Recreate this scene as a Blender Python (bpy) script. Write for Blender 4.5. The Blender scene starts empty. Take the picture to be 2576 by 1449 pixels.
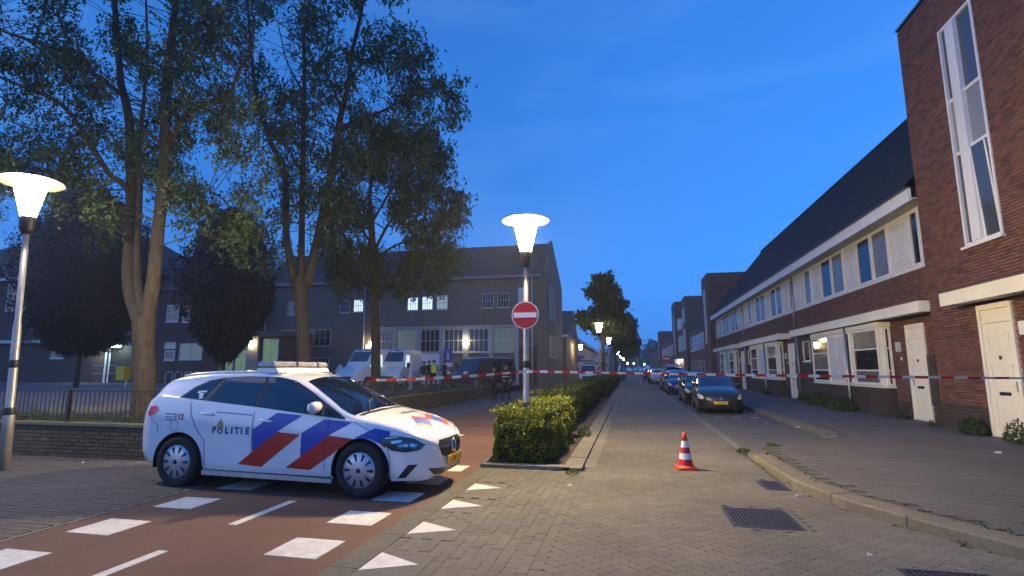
import bpy, bmesh, math, random
import numpy as np
from mathutils import Vector, Matrix, noise
from mathutils.geometry import delaunay_2d_cdt
random.seed(7); RNG = np.random.default_rng(7)
S = bpy.context.scene
COL = S.collection
R = math.radians
# ------------------------------------------------------------------ camera, sky, sun, exposure
CAM = (0.0, 0.0, 1.6); YAW, PITCH = 12.4478, 8.7
cd = bpy.data.cameras.new('camera'); cam = bpy.data.objects.new('camera', cd); COL.objects.link(cam)
cam.location = CAM; cam.rotation_euler = (R(90 + PITCH), 0, R(YAW))
cd.sensor_fit = 'HORIZONTAL'; cd.sensor_width = 36; cd.lens = 1330 / 2576 * 36; cd.clip_start = .05; cd.clip_end = 3000
S.camera = cam
w = bpy.data.worlds.new('World'); S.world = w; w.use_nodes = True
nt = w.node_tree; bg = nt.nodes['Background']
sky = nt.nodes.new('ShaderNodeTexSky'); sky.sky_type = 'NISHITA'; sky.sun_disc = False
SUN_EL, SUN_ROT = 8.0, 222.0          # the sun has gone down behind the camera, to its left
sky.sun_elevation = R(SUN_EL); sky.sun_rotation = R(SUN_ROT); sky.ozone_density = 8.5; sky.air_density = 1.5; sky.dust_density = .8
tcw = nt.nodes.new('ShaderNodeTexCoord'); mpw = nt.nodes.new('ShaderNodeMapping'); mpw.inputs['Scale'].default_value = (1, 1, .5); mpw.inputs['Location'].default_value = (0, 0, .40)
nt.links.new(tcw.outputs['Generated'], mpw.inputs[0]); nt.links.new(mpw.outputs[0], sky.inputs[0])   # dip the horizon band below eye level
nzw = nt.nodes.new('ShaderNodeTexNoise'); nzw.inputs['Scale'].default_value = 2.2; nzw.inputs['Detail'].default_value = 7; nzw.inputs['Roughness'].default_value = .55
mpc = nt.nodes.new('ShaderNodeMapping'); mpc.inputs['Scale'].default_value = (1, 1.6, 5); mpc.inputs['Rotation'].default_value = (0, .25, 0); nt.links.new(tcw.outputs['Generated'], mpc.inputs[0]); nt.links.new(mpc.outputs[0], nzw.inputs['Vector'])
mrw = nt.nodes.new('ShaderNodeMapRange'); mrw.inputs[1].default_value = .5; mrw.inputs[2].default_value = .78; mrw.inputs[3].default_value = 0; mrw.inputs[4].default_value = .16; nt.links.new(nzw.outputs['Fac'], mrw.inputs[0])
mxw = nt.nodes.new('ShaderNodeMix'); mxw.data_type = 'RGBA'; mxw.inputs[7].default_value = (.55, 1.15, 2.1, 1)          # thin dusk cloud veils
nt.links.new(mrw.outputs[0], mxw.inputs[0]); nt.links.new(sky.outputs[0], mxw.inputs[6]); hsw = nt.nodes.new('ShaderNodeHueSaturation'); hsw.inputs['Saturation'].default_value = 1.0; hsw.inputs['Hue'].default_value = .506; nt.links.new(mxw.outputs[2], hsw.inputs['Color']); spz = nt.nodes.new('ShaderNodeSeparateXYZ'); nt.links.new(tcw.outputs['Generated'], spz.inputs[0])
mrz = nt.nodes.new('ShaderNodeMapRange'); mrz.interpolation_type = 'SMOOTHSTEP'; mrz.inputs[1].default_value = -.02; mrz.inputs[2].default_value = .22; mrz.inputs[3].default_value = .55; mrz.inputs[4].default_value = 0; nt.links.new(spz.outputs[2], mrz.inputs[0])
mxz = nt.nodes.new('ShaderNodeMix'); mxz.data_type = 'RGBA'; mxz.inputs[7].default_value = (.12, .42, 1.35, 1); nt.links.new(mrz.outputs[0], mxz.inputs[0]); nt.links.new(hsw.outputs[0], mxz.inputs[6]); nt.links.new(mxz.outputs[2], bg.inputs[0])   # dusk band all round the horizon
bg.inputs[1].default_value = .142
sl = bpy.data.lights.new('sun', 'SUN'); sl.energy = .07; sl.angle = R(40); sl.color = (1, .80, .62)
so = bpy.data.objects.new('sun', sl); COL.objects.link(so)
sd_ = Vector((math.sin(R(SUN_ROT)) * math.cos(R(SUN_EL)), math.cos(R(SUN_ROT)) * math.cos(R(SUN_EL)), math.sin(R(SUN_EL))))
so.rotation_euler = sd_.to_track_quat('Z', 'Y').to_euler()
vs = S.view_settings; vs.view_transform = 'Standard'; vs.look = 'None'; vs.exposure = 1.88; vs.gamma = 1
S.cycles.use_denoising = True
S.cycles.max_bounces = 6; S.cycles.diffuse_bounces = 3; S.cycles.glossy_bounces = 3; S.cycles.transmission_bounces = 4; S.cycles.transparent_max_bounces = 8
S.cycles.sample_clamp_indirect = 6

# ------------------------------------------------------------------ projection helpers (measuring only)
_y, _p = R(YAW), R(PITCH)
FW = np.array([-math.sin(_y) * math.cos(_p), math.cos(_y) * math.cos(_p), math.sin(_p)])
RT = np.array([math.cos(_y), math.sin(_y), 0.0]); UP = np.cross(RT, FW)
def at(px, py, Y):
    "a point of the photograph (2576 wide) that lies at distance Y up the street -> world"
    d = FW + RT * (px - 1288) / 1330 - UP * (py - 724.5) / 1330
    t = Y / d[1]
    return (float(d[0] * t), float(Y), float(d[2] * t + 1.6))
def inview(x, y, z, m=40):
    v = np.array([x, y, z - 1.6]); d = v @ FW
    if d < .3: return False
    px = 1288 + 1330 * (v @ RT) / d; py = 724.5 - 1330 * (v @ UP) / d
    return -m < px < 2576 + m and -m < py < 1449 + m

# ------------------------------------------------------------------ mesh builder
OFF = {}
class MB:
    def __init__(s): s.v = []; s.f = []; s.m = []
    def add(s, vs, fs, mi=0):
        b = len(s.v); s.v.extend([tuple(map(float, q)) for q in vs]); s.f.extend([tuple(i + b for i in f) for f in fs]); s.m.extend([mi] * len(fs)); return s
    def box(s, x0, x1, y0, y1, z0, z1, mi=0):
        if x0 > x1: x0, x1 = x1, x0
        if y0 > y1: y0, y1 = y1, y0
        if z0 > z1: z0, z1 = z1, z0
        return s.add([(x0,y0,z0),(x1,y0,z0),(x1,y1,z0),(x0,y1,z0),(x0,y0,z1),(x1,y0,z1),(x1,y1,z1),(x0,y1,z1)],
              [(0,3,2,1),(4,5,6,7),(0,1,5,4),(1,2,6,5),(2,3,7,6),(3,0,4,7)], mi)
    def obox(s, c, sz, rot=None, mi=0):
        M_ = rot if rot is not None else Matrix.Identity(3)
        c = Vector(c); vs = []
        for k in range(8):
            p = Vector(((-.5, .5)[k & 1] * sz[0], (-.5, .5)[(k >> 1) & 1] * sz[1], (-.5, .5)[k >> 2] * sz[2]))
            vs.append(c + M_ @ p)
        return s.add(vs, [(0,2,3,1),(4,5,7,6),(0,1,5,4),(1,3,7,5),(3,2,6,7),(2,0,4,6)], mi)
    def prism(s, poly, a, b, fn, mi=0):
        "poly: 2-D outline, fn(u,v,t)->xyz, extruded from t=a to t=b"
        n = len(poly); vs = [fn(u, v, a) for u, v in poly] + [fn(u, v, b) for u, v in poly]
        return s.add(vs, [tuple(range(n - 1, -1, -1)), tuple(range(n, 2 * n))] + [(i, (i + 1) % n, n + (i + 1) % n, n + i) for i in range(n)], mi)
    def lathe(s, prof, c, n=20, axis='z', mi=0, cap=True, a0=0, a1=2 * math.pi):
        full = abs(a1 - a0 - 2 * math.pi) < 1e-6; k = n if full else n + 1
        vs = []
        for r, h in prof:
            for i in range(k):
                a = a0 + (a1 - a0) * i / n; x, y = r * math.cos(a), r * math.sin(a)
                vs.append({'z': (c[0] + x, c[1] + y, c[2] + h), 'y': (c[0] + x, c[1] + h, c[2] + y), 'x': (c[0] + h, c[1] + x, c[2] + y)}[axis])
        fs = []
        for j in range(len(prof) - 1):
            for i in range(n if full else n):
                i2 = (i + 1) % k
                fs.append((j * k + i, j * k + i2, (j + 1) * k + i2, (j + 1) * k + i))
        if cap and full:
            fs.append(tuple(range(k - 1, -1, -1))); fs.append(tuple((len(prof) - 1) * k + i for i in range(k)))
        return s.add(vs, fs, mi)
    def tube(s, pts, rad, n=8, mi=0):
        P = [Vector(p) for p in pts]; rr = rad if hasattr(rad, '__len__') else [rad] * len(P)
        vs = []; up = None
        for i, p in enumerate(P):
            t = (P[min(i + 1, len(P) - 1)] - P[max(i - 1, 0)])
            t = t.normalized() if t.length > 1e-9 else Vector((0, 0, 1))
            if up is None:
                up = Vector((1, 0, 0)) if abs(t.x) < .9 else Vector((0, 1, 0))
            u = (up - t * up.dot(t)); u = u.normalized() if u.length > 1e-6 else t.orthogonal().normalized()
            up = u; v = t.cross(u)
            for k in range(n):
                a = 2 * math.pi * k / n
                vs.append(p + (u * math.cos(a) + v * math.sin(a)) * rr[i])
        fs = [(i * n + k, i * n + (k + 1) % n, (i + 1) * n + (k + 1) % n, (i + 1) * n + k) for i in range(len(P) - 1) for k in range(n)]
        fs += [tuple(range(n - 1, -1, -1)), tuple((len(P) - 1) * n + k for k in range(n))]
        return s.add(vs, fs, mi)
    def build(s, name, mat, parent=None, smooth=False):
        o = OFF.get(parent.name, (0, 0, 0)) if parent is not None else (0, 0, 0)
        me = bpy.data.meshes.new(name)
        vv = [(x - o[0], y - o[1], z - o[2]) for x, y, z in s.v] if o != (0, 0, 0) else s.v
        me.from_pydata(vv, [], s.f)
        mats = mat if isinstance(mat, (list, tuple)) else [mat]
        for q in mats: me.materials.append(q)
        if len(mats) > 1: me.polygons.foreach_set('material_index', s.m)
        if smooth: me.polygons.foreach_set('use_smooth', [True] * len(me.polygons))
        me.update()
        ob = bpy.data.objects.new(name, me); COL.objects.link(ob)
        if parent is not None: ob.parent = parent; OFF[ob.name] = o
        return ob
def smooth_by_angle(ob, deg=35):
    me = ob.data
    bm = bmesh.new(); bm.from_mesh(me); bm.normal_update()
    for f in bm.faces: f.smooth = True
    for e in bm.edges:
        if len(e.link_faces) == 2 and e.calc_face_angle(0) > R(deg): e.smooth = False
    bm.to_mesh(me); bm.free()
def np_mesh(name, V, F, mat, parent=None, smooth=False, mi=None):
    "fast builder: V (n,3), F (m,4) or (m,3)"
    o = OFF.get(parent.name, (0, 0, 0)) if parent is not None else (0, 0, 0)
    V = np.asarray(V, dtype=np.float32) - np.array(o, dtype=np.float32); F = np.asarray(F, dtype=np.int32)
    me = bpy.data.meshes.new(name); k = F.shape[1]
    me.vertices.add(len(V)); me.vertices.foreach_set('co', V.ravel())
    me.loops.add(F.size); me.loops.foreach_set('vertex_index', F.ravel())
    me.polygons.add(len(F)); me.polygons.foreach_set('loop_start', np.arange(0, F.size, k, dtype=np.int32)); me.polygons.foreach_set('loop_total', np.full(len(F), k, dtype=np.int32))
    for q in (mat if isinstance(mat, (list, tuple)) else [mat]): me.materials.append(q)
    if mi is not None: me.polygons.foreach_set('material_index', np.asarray(mi, dtype=np.int32))
    me.polygons.foreach_set('use_smooth', np.full(len(F), bool(smooth)))
    me.update(calc_edges=True); me.validate()
    ob = bpy.data.objects.new(name, me); COL.objects.link(ob)
    if parent is not None: ob.parent = parent; OFF[ob.name] = o
    return ob
def tag(o, label, cat=None, group=None, kind=None):
    o['label'] = label
    if cat: o['category'] = cat
    if group: o['group'] = group
    if kind: o['kind'] = kind
    return o
def thing(name, loc, label, cat, group=None, rz=0.0, local=False, scale=None, kind=None):
    o = bpy.data.objects.new(name, None); COL.objects.link(o); o.location = loc; o.rotation_euler = (0, 0, rz); o.empty_display_size = .1
    if scale: o.scale = (scale,) * 3
    OFF[o.name] = (0, 0, 0) if local else tuple(loc)
    return tag(o, label, cat, group, kind)
def copy_tree(o, parent=None):
    c = o.copy(); COL.objects.link(c)
    if parent is not None: c.parent = parent
    for ch in list(o.children): copy_tree(ch, c)
    return c
def struct(o, label): return tag(o, label, kind='structure')

# ------------------------------------------------------------------ materials
MATS = {}
def nodes(m): return m.node_tree.nodes, m.node_tree.links
def M(name, col, rough=.6, metal=0., var=.0, vscale=6., bump=0., bscale=60., isl=None, emit=None, estr=0., spec=None, coat=0., dirt=0., trans=0., alpha=None, stretch=None, leaf=False):
    if name in MATS: return MATS[name]
    m = bpy.data.materials.new(name); m.use_nodes = True; N, L = nodes(m); p = N['Principled BSDF']
    p.inputs['Roughness'].default_value = rough; p.inputs['Metallic'].default_value = metal
    if spec is not None: p.inputs['Specular IOR Level'].default_value = spec
    if coat: p.inputs['Coat Weight'].default_value = coat; p.inputs['Coat Roughness'].default_value = .06
    if trans: p.inputs['Transmission Weight'].default_value = trans
    if alpha is not None: p.inputs['Alpha'].default_value = alpha
    if emit: p.inputs['Emission Color'].default_value = (*emit, 1); p.inputs['Emission Strength'].default_value = estr
    src = None
    if isl:
        g = N.new('ShaderNodeNewGeometry'); oi = N.new('ShaderNodeObjectInfo')
        ad = N.new('ShaderNodeMath'); ad.operation = 'ADD'; L.new(g.outputs['Random Per Island'], ad.inputs[0]); L.new(oi.outputs['Random'], ad.inputs[1])
        fr = N.new('ShaderNodeMath'); fr.operation = 'FRACT'; L.new(ad.outputs[0], fr.inputs[0])
        cr = N.new('ShaderNodeValToRGB'); cr.color_ramp.interpolation = 'LINEAR'
        es = cr.color_ramp.elements
        for i, c in enumerate(isl):
            e = es[i] if i < 2 else es.new(1.0)
            e.position = i / (len(isl) - 1); e.color = (*c, 1)
        L.new(fr.outputs[0], cr.inputs[0]); src = cr.outputs[0]
    tc = N.new('ShaderNodeTexCoord'); vec = tc.outputs['Object']
    geo = N.new('ShaderNodeNewGeometry'); pos = geo.outputs['Position']
    if stretch:
        mp = N.new('ShaderNodeMapping'); mp.inputs['Scale'].default_value = stretch; L.new(pos, mp.inputs[0]); pos = mp.outputs[0]
    if src is None:
        rgb = N.new('ShaderNodeRGB'); rgb.outputs[0].default_value = (*col, 1); src = rgb.outputs[0]
    def modulate(src, scale, amt, detail=5):
        n = N.new('ShaderNodeTexNoise'); n.inputs['Scale'].default_value = scale; n.inputs['Detail'].default_value = detail; n.inputs['Roughness'].default_value = .65; L.new(pos, n.inputs['Vector'])
        mr = N.new('ShaderNodeMapRange'); mr.inputs[1].default_value = .28; mr.inputs[2].default_value = .72; mr.inputs[3].default_value = 1 - amt; mr.inputs[4].default_value = 1 + amt * .8
        L.new(n.outputs['Fac'], mr.inputs[0])
        mx = N.new('ShaderNodeMix'); mx.data_type = 'RGBA'; mx.blend_type = 'MULTIPLY'; mx.inputs[0].default_value = 1
        L.new(src, mx.inputs[6]); L.new(mr.outputs[0], mx.inputs[7]); return mx.outputs[2]
    if var: src = modulate(src, vscale, var)
    if dirt: src = modulate(src, .55, dirt, 8)
    L.new(src, p.inputs['Base Color'])
    if bump:
        n = N.new('ShaderNodeTexNoise'); n.inputs['Scale'].default_value = bscale; n.inputs['Detail'].default_value = 6; L.new(pos, n.inputs['Vector'])
        b = N.new('ShaderNodeBump'); b.inputs['Strength'].default_value = bump; b.inputs['Distance'].default_value = .02; L.new(n.outputs['Fac'], b.inputs['Height']); L.new(b.outputs[0], p.inputs['Normal'])
    if leaf:
        tr = N.new('ShaderNodeBsdfTranslucent'); L.new(src, tr.inputs[0])
        ms = N.new('ShaderNodeMixShader'); ms.inputs[0].default_value = .35
        L.new(p.outputs[0], ms.inputs[1]); L.new(tr.outputs[0], ms.inputs[2]); L.new(ms.outputs[0], N['Material Output'].inputs[0])
    MATS[name] = m
    return m
def brick_tex(name, c1, c2, mortar, bw=.22, bh=.072, plane='xz', dirt=.15, rough=.85):
    "far brickwork, where single bricks cannot be told apart"
    if name in MATS: return MATS[name]
    m = M(name, c1, rough, dirt=dirt, var=.1, vscale=3.); N, L = nodes(m); p = N['Principled BSDF']
    src = p.inputs['Base Color'].links[0].from_socket
    g = N.new('ShaderNodeNewGeometry'); sp = N.new('ShaderNodeSeparateXYZ'); L.new(g.outputs['Position'], sp.inputs[0])
    cb = N.new('ShaderNodeCombineXYZ'); a, b = {'xz': (0, 2), 'yz': (1, 2), 'xy': (0, 1), 'yx': (1, 0)}[plane]
    L.new(sp.outputs[a], cb.inputs[0]); L.new(sp.outputs[b], cb.inputs[1])
    t = N.new('ShaderNodeTexBrick'); t.inputs['Color1'].default_value = (1, 1, 1, 1); r = [c2[i] / max(c1[i], 1e-3) for i in range(3)]
    t.inputs['Color2'].default_value = (*r, 1); t.inputs['Mortar'].default_value = (*[mortar[i] / max(c1[i], 1e-3) for i in range(3)], 1)
    t.inputs['Scale'].default_value = 1; t.inputs['Brick Width'].default_value = bw; t.inputs['Row Height'].default_value = bh; t.inputs['Mortar Size'].default_value = .006; t.inputs['Mortar Smooth'].default_value = .2
    L.new(cb.outputs[0], t.inputs['Vector'])
    mx = N.new('ShaderNodeMix'); mx.data_type = 'RGBA'; mx.blend_type = 'MULTIPLY'; mx.inputs[0].default_value = 1
    L.new(src, mx.inputs[6]); L.new(t.outputs['Color'], mx.inputs[7]); L.new(mx.outputs[2], p.inputs['Base Color'])
    return m
WHITE = M('white_paint', (.74, .74, .72), .45, var=.06, vscale=3, dirt=.08)
CREAM = M('cream_paint', (.80, .76, .63), .5, var=.06, vscale=3, dirt=.08)
FRAME = M('window_frame_paint', (.68, .67, .62), .45, var=.05, vscale=5)
GLASS = M('window_glass', (.012, .014, .018), .05, spec=.8)
CURT = M('window_glass_with_blind', (.16, .15, .13), .12, var=.3, vscale=1.5, stretch=(1, 1, .6))
DARKMET = M('dark_metal', (.03, .03, .033), .5, metal=.3)
STEEL = M('galvanised_steel', (.42, .43, .44), .42, metal=.7, var=.12, vscale=9)
ALU = M('aluminium', (.55, .55, .55), .3, metal=.85)
BLACK = M('hollow_shade_black', (.018, .018, .018), .75)  # plain black, stands in for the shade inside hollows
CONC = M('concrete', (.165, .155, .13), .9, var=.18, vscale=10, bump=.3, bscale=90, dirt=.25)
MORT = M('mortar', (.17, .155, .135), .95, var=.2, vscale=20)
JOINT = M('sand_joint', (.065, .058, .047), .98, var=.3, vscale=14)
ROADB = M('road_brick', (.2, .18, .15), .88, isl=[(.108, .099, .083), (.132, .120, .100), (.116, .106, .090), (.140, .127, .106), (.104, .095, .081)], var=.16, vscale=30, dirt=.34, bump=.25, bscale=140)
WALKB = M('pavement_tile', (.2, .18, .17), .88, isl=[(.090, .083, .076), (.112, .102, .094), (.098, .09, .083), (.105, .096, .09)], var=.16, vscale=30, dirt=.25, bump=.25, bscale=140)
REDB = M('red_facing_brick', (.2, .09, .06), .85, isl=[(.145, .066, .046), (.205, .094, .062), (.165, .075, .052), (.092, .045, .036), (.19, .083, .054), (.13, .062, .046)], var=.18, vscale=25, dirt=.12, bump=.3, bscale=120)
DKB = M('dark_plinth_brick', (.09, .06, .05), .85, isl=[(.058, .040, .033), (.085, .058, .045), (.072, .050, .042), (.048, .035, .031)], var=.2, vscale=25, dirt=.15, bump=.3, bscale=120)
OLDB = M('mossy_wall_brick', (.12, .09, .05), .92, isl=[(.085, .062, .038), (.13, .095, .052), (.105, .082, .05), (.075, .065, .036)], var=.3, vscale=12, dirt=.35, bump=.35, bscale=80)
ASPH = M('dark_asphalt', (.055, .055, .055), .9, var=.2, vscale=40, bump=.2, bscale=200, dirt=.2)
REDA = M('red_asphalt', (.122, .062, .042), .88, var=.22, vscale=60, bump=.3, bscale=220, dirt=.34)
PAINT = M('road_marking_paint', (.60, .59, .56), .75, var=.22, vscale=9, dirt=.3, bump=.2, bscale=200)
LAMPG = M('lit_lamp_glass', (1, .9, .7), .4, emit=(1, .80, .50), estr=34)
def bricks_wall(Xf, y0, y1, z0, z1, holes=(), t=.08, L=.21, h=.06, j=.012, sgn=1, off=0):
    "running bond on the plane X = Xf (bricks reach from Xf inwards); holes = (y0,y1,z0,z1)"
    out = []; k = off; z = z0
    while z + h * .6 < z1:
        hh = min(h, z1 - z)
        y = y0 - (L + j) * (.5 if k % 2 else 0)
        segs = [(y0, y1)]
        for a, b, c, d in holes:
            if c < z + hh * .5 < d:
                segs = [q for s_ in segs for q in ((s_[0], min(s_[1], a)), (max(s_[0], b), s_[1])) if q[1] - q[0] > .02]
        while y < y1:
            for s_ in segs:
                a, b = max(y, s_[0]), min(y + L, s_[1])
                if b - a > .025:
                    dx = random.uniform(-.003, .003)
                    out.append((Xf + sgn * t / 2 + dx, (a + b) / 2, z + hh / 2, t, b - a, hh, 0))
            y += L + j
        z += h + j; k += 1
    return out
def swap_xy(items): return [(y, x, z, sy, sx, sz, r) for x, y, z, sx, sy, sz, r in items]
def unit_brick(name, mat, ch=None):
    key = ('u', name, mat.name, ch)
    if key in MATS: return MATS[key]
    me = bpy.data.meshes.new(name); me.from_pydata([tuple(p) for p in brick_v(ch)], [], brick_f(ch)); me.materials.append(mat)
    MATS[key] = me; return me
def brick_v(ch):
    if ch is None: return np.array([(sx, sy, sz) for sz in (-.5, .5) for sy in (-.5, .5) for sx in (-.5, .5)])
    a, b = ch; o = [(-.5 + a, -.5), (.5 - a, -.5), (.5, -.5 + b), (.5, .5 - b), (.5 - a, .5), (-.5 + a, .5), (-.5, .5 - b), (-.5, -.5 + b)]
    return np.array([(x, y, z) for z in (-.5, .5) for x, y in o])
def brick_f(ch):
    if ch is None: return [(0,2,3,1),(4,5,7,6),(0,1,5,4),(1,3,7,5),(3,2,6,7),(2,0,4,6)]
    return [(8, 9, 10, 11), (8, 11, 12, 15), (12, 13, 14, 15)] + [(i, (i + 1) % 8, 8 + (i + 1) % 8, 8 + i) for i in range(8)]
def lay(parent, name, items, mat, nmax=300, massname=None, tilt=.004, ch=None):
    "the nmax pieces that show largest become parts of their own, the rest one joined part"
    if not items: return
    o = OFF.get(parent.name, (0, 0, 0))
    P = np.array([q[:3] for q in items]); d = np.linalg.norm(P - np.array(CAM), axis=1)
    order = sorted(range(len(items)), key=lambda i: d[i] + (0 if inview(*P[i], m=10) else 1e4))
    head = [i for i in order[:nmax] if inview(*P[i], m=10)]; hs = set(head); me = unit_brick(name, mat, ch)
    for i in head:
        x, y, z, sx, sy, sz, r = items[i]
        b = bpy.data.objects.new(name, me); COL.objects.link(b); b.parent = parent
        b.location = (x - o[0], y - o[1], z - o[2]); b.scale = (sx, sy, sz); b.rotation_euler = (random.uniform(-tilt, tilt), random.uniform(-tilt, tilt), r + random.uniform(-tilt, tilt))
    rest = [i for i in range(len(items)) if i not in hs]
    if rest:
        A = np.array([items[i] for i in rest]); n = len(A); C = brick_v(ch); m = len(C)
        loc = C[None] * A[:, None, 3:6]; c, s_ = np.cos(A[:, 6])[:, None], np.sin(A[:, 6])[:, None]
        tl = RNG.uniform(-tilt, tilt, (n, 2))
        X = loc[:, :, 0] * c - loc[:, :, 1] * s_; Y = loc[:, :, 0] * s_ + loc[:, :, 1] * c
        Z = loc[:, :, 2] + tl[:, :1] * loc[:, :, 0] + tl[:, 1:] * loc[:, :, 1]
        V = np.stack([X, Y, Z], -1) + A[:, None, :3]
        F = (np.array(brick_f(ch))[None] + m * np.arange(n)[:, None, None]).reshape(-1, 4)
        ob = np_mesh(massname or name + 'work', V.reshape(-1, 3), F, mat, parent); ob['kind'] = 'stuff'
def text_mesh(s, size, mat, name, parent, fn, extrude=.002, bold=0.0, align='CENTER', font_shear=0):
    "lettering as flat mesh; fn(u,v,t)->xyz in the parent's frame"
    cu = bpy.data.curves.new('t', 'FONT'); cu.body = s; cu.size = size; cu.align_x = align; cu.offset = bold; cu.shear = font_shear
    ob = bpy.data.objects.new('t', cu); COL.objects.link(ob)
    bpy.context.view_layer.update()
    me0 = bpy.data.meshes.new_from_object(ob.evaluated_get(bpy.context.evaluated_depsgraph_get()))
    V = [fn(v.co.x, v.co.y) for v in me0.vertices]; F = [tuple(p.vertices) for p in me0.polygons]
    bpy.data.objects.remove(ob); bpy.data.curves.remove(cu); bpy.data.meshes.remove(me0)
    mb = MB(); mb.add(V, F); o = OFF.get(parent.name, (0, 0, 0)); OFF_SAVE = o
    return mb.build(name, mat, parent)
# ================================================================== ground, road, paths, kerbs
def sheet(name, x0, x1, y0, y1, z, mat, label):
    return struct(MB().add([(x0,y0,z),(x1,y0,z),(x1,y1,z),(x0,y1,z)], [(0,1,2,3)]).build(name, mat), label)
def inpoly(x, y, P):
    c = False; n = len(P)
    for i in range(n):
        (x1, y1), (x2, y2) = P[i], P[i - 1]
        if (y1 > y) != (y2 > y) and x < (x2 - x1) * (y - y1) / (y2 - y1) + x1: c = not c
    return c
sheet('ground', -300, 300, -40, 700, -.09, ASPH, 'dark ground running to the horizon behind the houses')
RB_FAR = brick_tex('road_brick_far', (.125, .114, .095), (.112, .102, .086), (.095, .086, .072), .2, .1, 'xy')
WK_FAR = brick_tex('pavement_far', (.102, .094, .087), (.092, .085, .079), (.075, .07, .064), .3, .15, 'xy')
PK_FAR = brick_tex('parking_brick_far', (.115, .105, .095), (.095, .088, .08), (.065, .06, .055), .2, .1, 'yx')
KERB = [(4.46, 16.5), (4.46, 14.5), (4.2, 13.5), (2.62, 11.75), (2.12, 11.1), (2.05, 10.6), (2.06, 9.6), (2.12, 8.0), (2.37, 7.13), (2.74, 6.36), (3.2, 5.58), (3.85, 4.75), (4.8, 4.0), (6.2, 3.35), (8.2, 2.9)]
def resample(P, step):
    P = [Vector((*p, 0)) for p in P]; out = [P[0]]; acc = 0
    for a, b in zip(P, P[1:]):
        L = (b - a).length; t = step - acc
        while t <= L: out.append(a.lerp(b, t / L)); t += step
        acc = L - (t - step)
    return out
kp = resample(KERB, .25)
def off_path(P, d):
    out = []
    for i, p in enumerate(P):
        t = (P[min(i + 1, len(P) - 1)] - P[max(i - 1, 0)]).normalized(); n = Vector((-t.y, t.x, 0)) if True else None
        out.append(p + n * d)
    return out
kin = off_path(kp, .30)
road = struct(MB().add([(-.78,-4,-.009),(9,-4,-.009),(9,2.75,-.009),(2.1,16.8,-.009),(-.78,16.8,-.009)], [(0,1,2,3,4)]).build('road', JOINT), 'brick paved one-way street running away between hedge and parked cars')
ROADP = [(-.75, 2.5), (-.75, 16.6), (2.0, 16.6)] + [(p.x - .01, p.y) for p in kp if p.y < 11] + [(9, 2.5)]
GR = [(.98, 1.67, 6.08, 6.88), (1.72, 2.06, 7.95, 8.55), (2.05, 2.7, 4.55, 5.15)]
def clear(x, y): return not any(a - .03 < x < b + .03 and c - .03 < y < d + .03 for a, b, c, d in GR)
items = []
W_ = .104; s2 = math.sqrt(.5)
for i in range(-110, 110):
    for j in range(-55, 55):
        # herringbone, rotated by 45 degrees to the kerb
        for r in (0, 1):
            u, v = (i + 2 * j + 1.0, i - 2 * j + .5) if r == 0 else (i + 2 * j + .5, i - 2 * j + 2.0)
            u *= W_; v *= W_
            x = (u - v) * s2 + .6; y = (u + v) * s2 + 9.2
            if not (-1 < x < 9 and 2.6 < y < 16.6) or not inview(x, y, 0, 60): continue
            if inpoly(x, y, ROADP) and clear(x, y):
                items.append((x, y, -.03 + random.uniform(-.001, .001), .2055, .1022, .06, R(45 + 90 * r)))
lay(road, 'brick', items, ROADB, 300, 'brick_paving', .004, (.06, .12))
gut = MB()
for k in range(60):
    y0 = 9.05 + k * 1.0
    gut.box(-.80, -.60, y0, y0 + .99, -.06, .004)
struct(gut.build('gutter', CONC), 'pale concrete gutter stones along the hedge side of the street')
gut = MB()
for k in range(50):
    y0 = 11.6 + k * 1.0
    gut.box(2.04, 2.20, y0, y0 + .99, -.06, .003)
struct(gut.build('gutter', CONC), 'pale concrete gutter stones between the street and the parking bays')
sheet('road', -.78, 2.1, 16.8, 690, -.004, RB_FAR, 'far stretch of the brick paved street')
# give-way apron in straight bricks, between cycle path and street
apron = struct(MB().add([(-2.2,-4,-.009),(-.76,-4,-.009),(-.76,8.75,-.009),(-2.2,8.75,-.009)], [(0,1,2,3)]).build('pavement', JOINT), 'strip of straight laid bricks carrying the give-way triangles')
TRI = [(-2.19 , 3.20 + .97 * k) for k in range(5)]
items = []
for i in range(14):
    x = -2.15 + i * .1042
    y = 2.6 + (.105 if i % 2 else 0)
    while y < 8.7:
        if inview(x, y, 0, 60) and not any(a - .0 < x < a + .47 and b - .06 < y < b + .50 for a, b in TRI):
            items.append((x, y, -.03 + random.uniform(-.002, .002), .1020, .2075, .06, 0))
        y += .21
lay(apron, 'brick', items, ROADB, 300, 'brick_paving', .005, (.10, .05))
GREYT = M('grey_tile', (.125, .118, .10), .9, var=.2, vscale=15)
for k, (a, b) in enumerate(TRI):
    t = MB(); t.box(a - .02, a + .50, b - .09, b + .53, -.05, -.003)
    base = thing('give_way_marking', (a, b, 0), ['give-way triangle below the bottom edge of the view', 'give-way triangle nearest the camera, on the straight bricks', 'second give-way triangle from the camera', 'third give-way triangle from the camera', 'give-way triangle farthest from the camera, near the hedge'][k], 'road marking', 'white give-way triangles')
    t.build('tile', GREYT, base)
    MB().add([(a, b, .002), (a + .43, b + .22, .002), (a, b + .43, .002), (a, b, -.02), (a + .43, b + .22, -.02), (a, b + .43, -.02)], [(0, 1, 2), (0, 3, 4, 1), (1, 4, 5, 2), (2, 5, 3, 0)]).build('white_triangle', PAINT, base)
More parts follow.
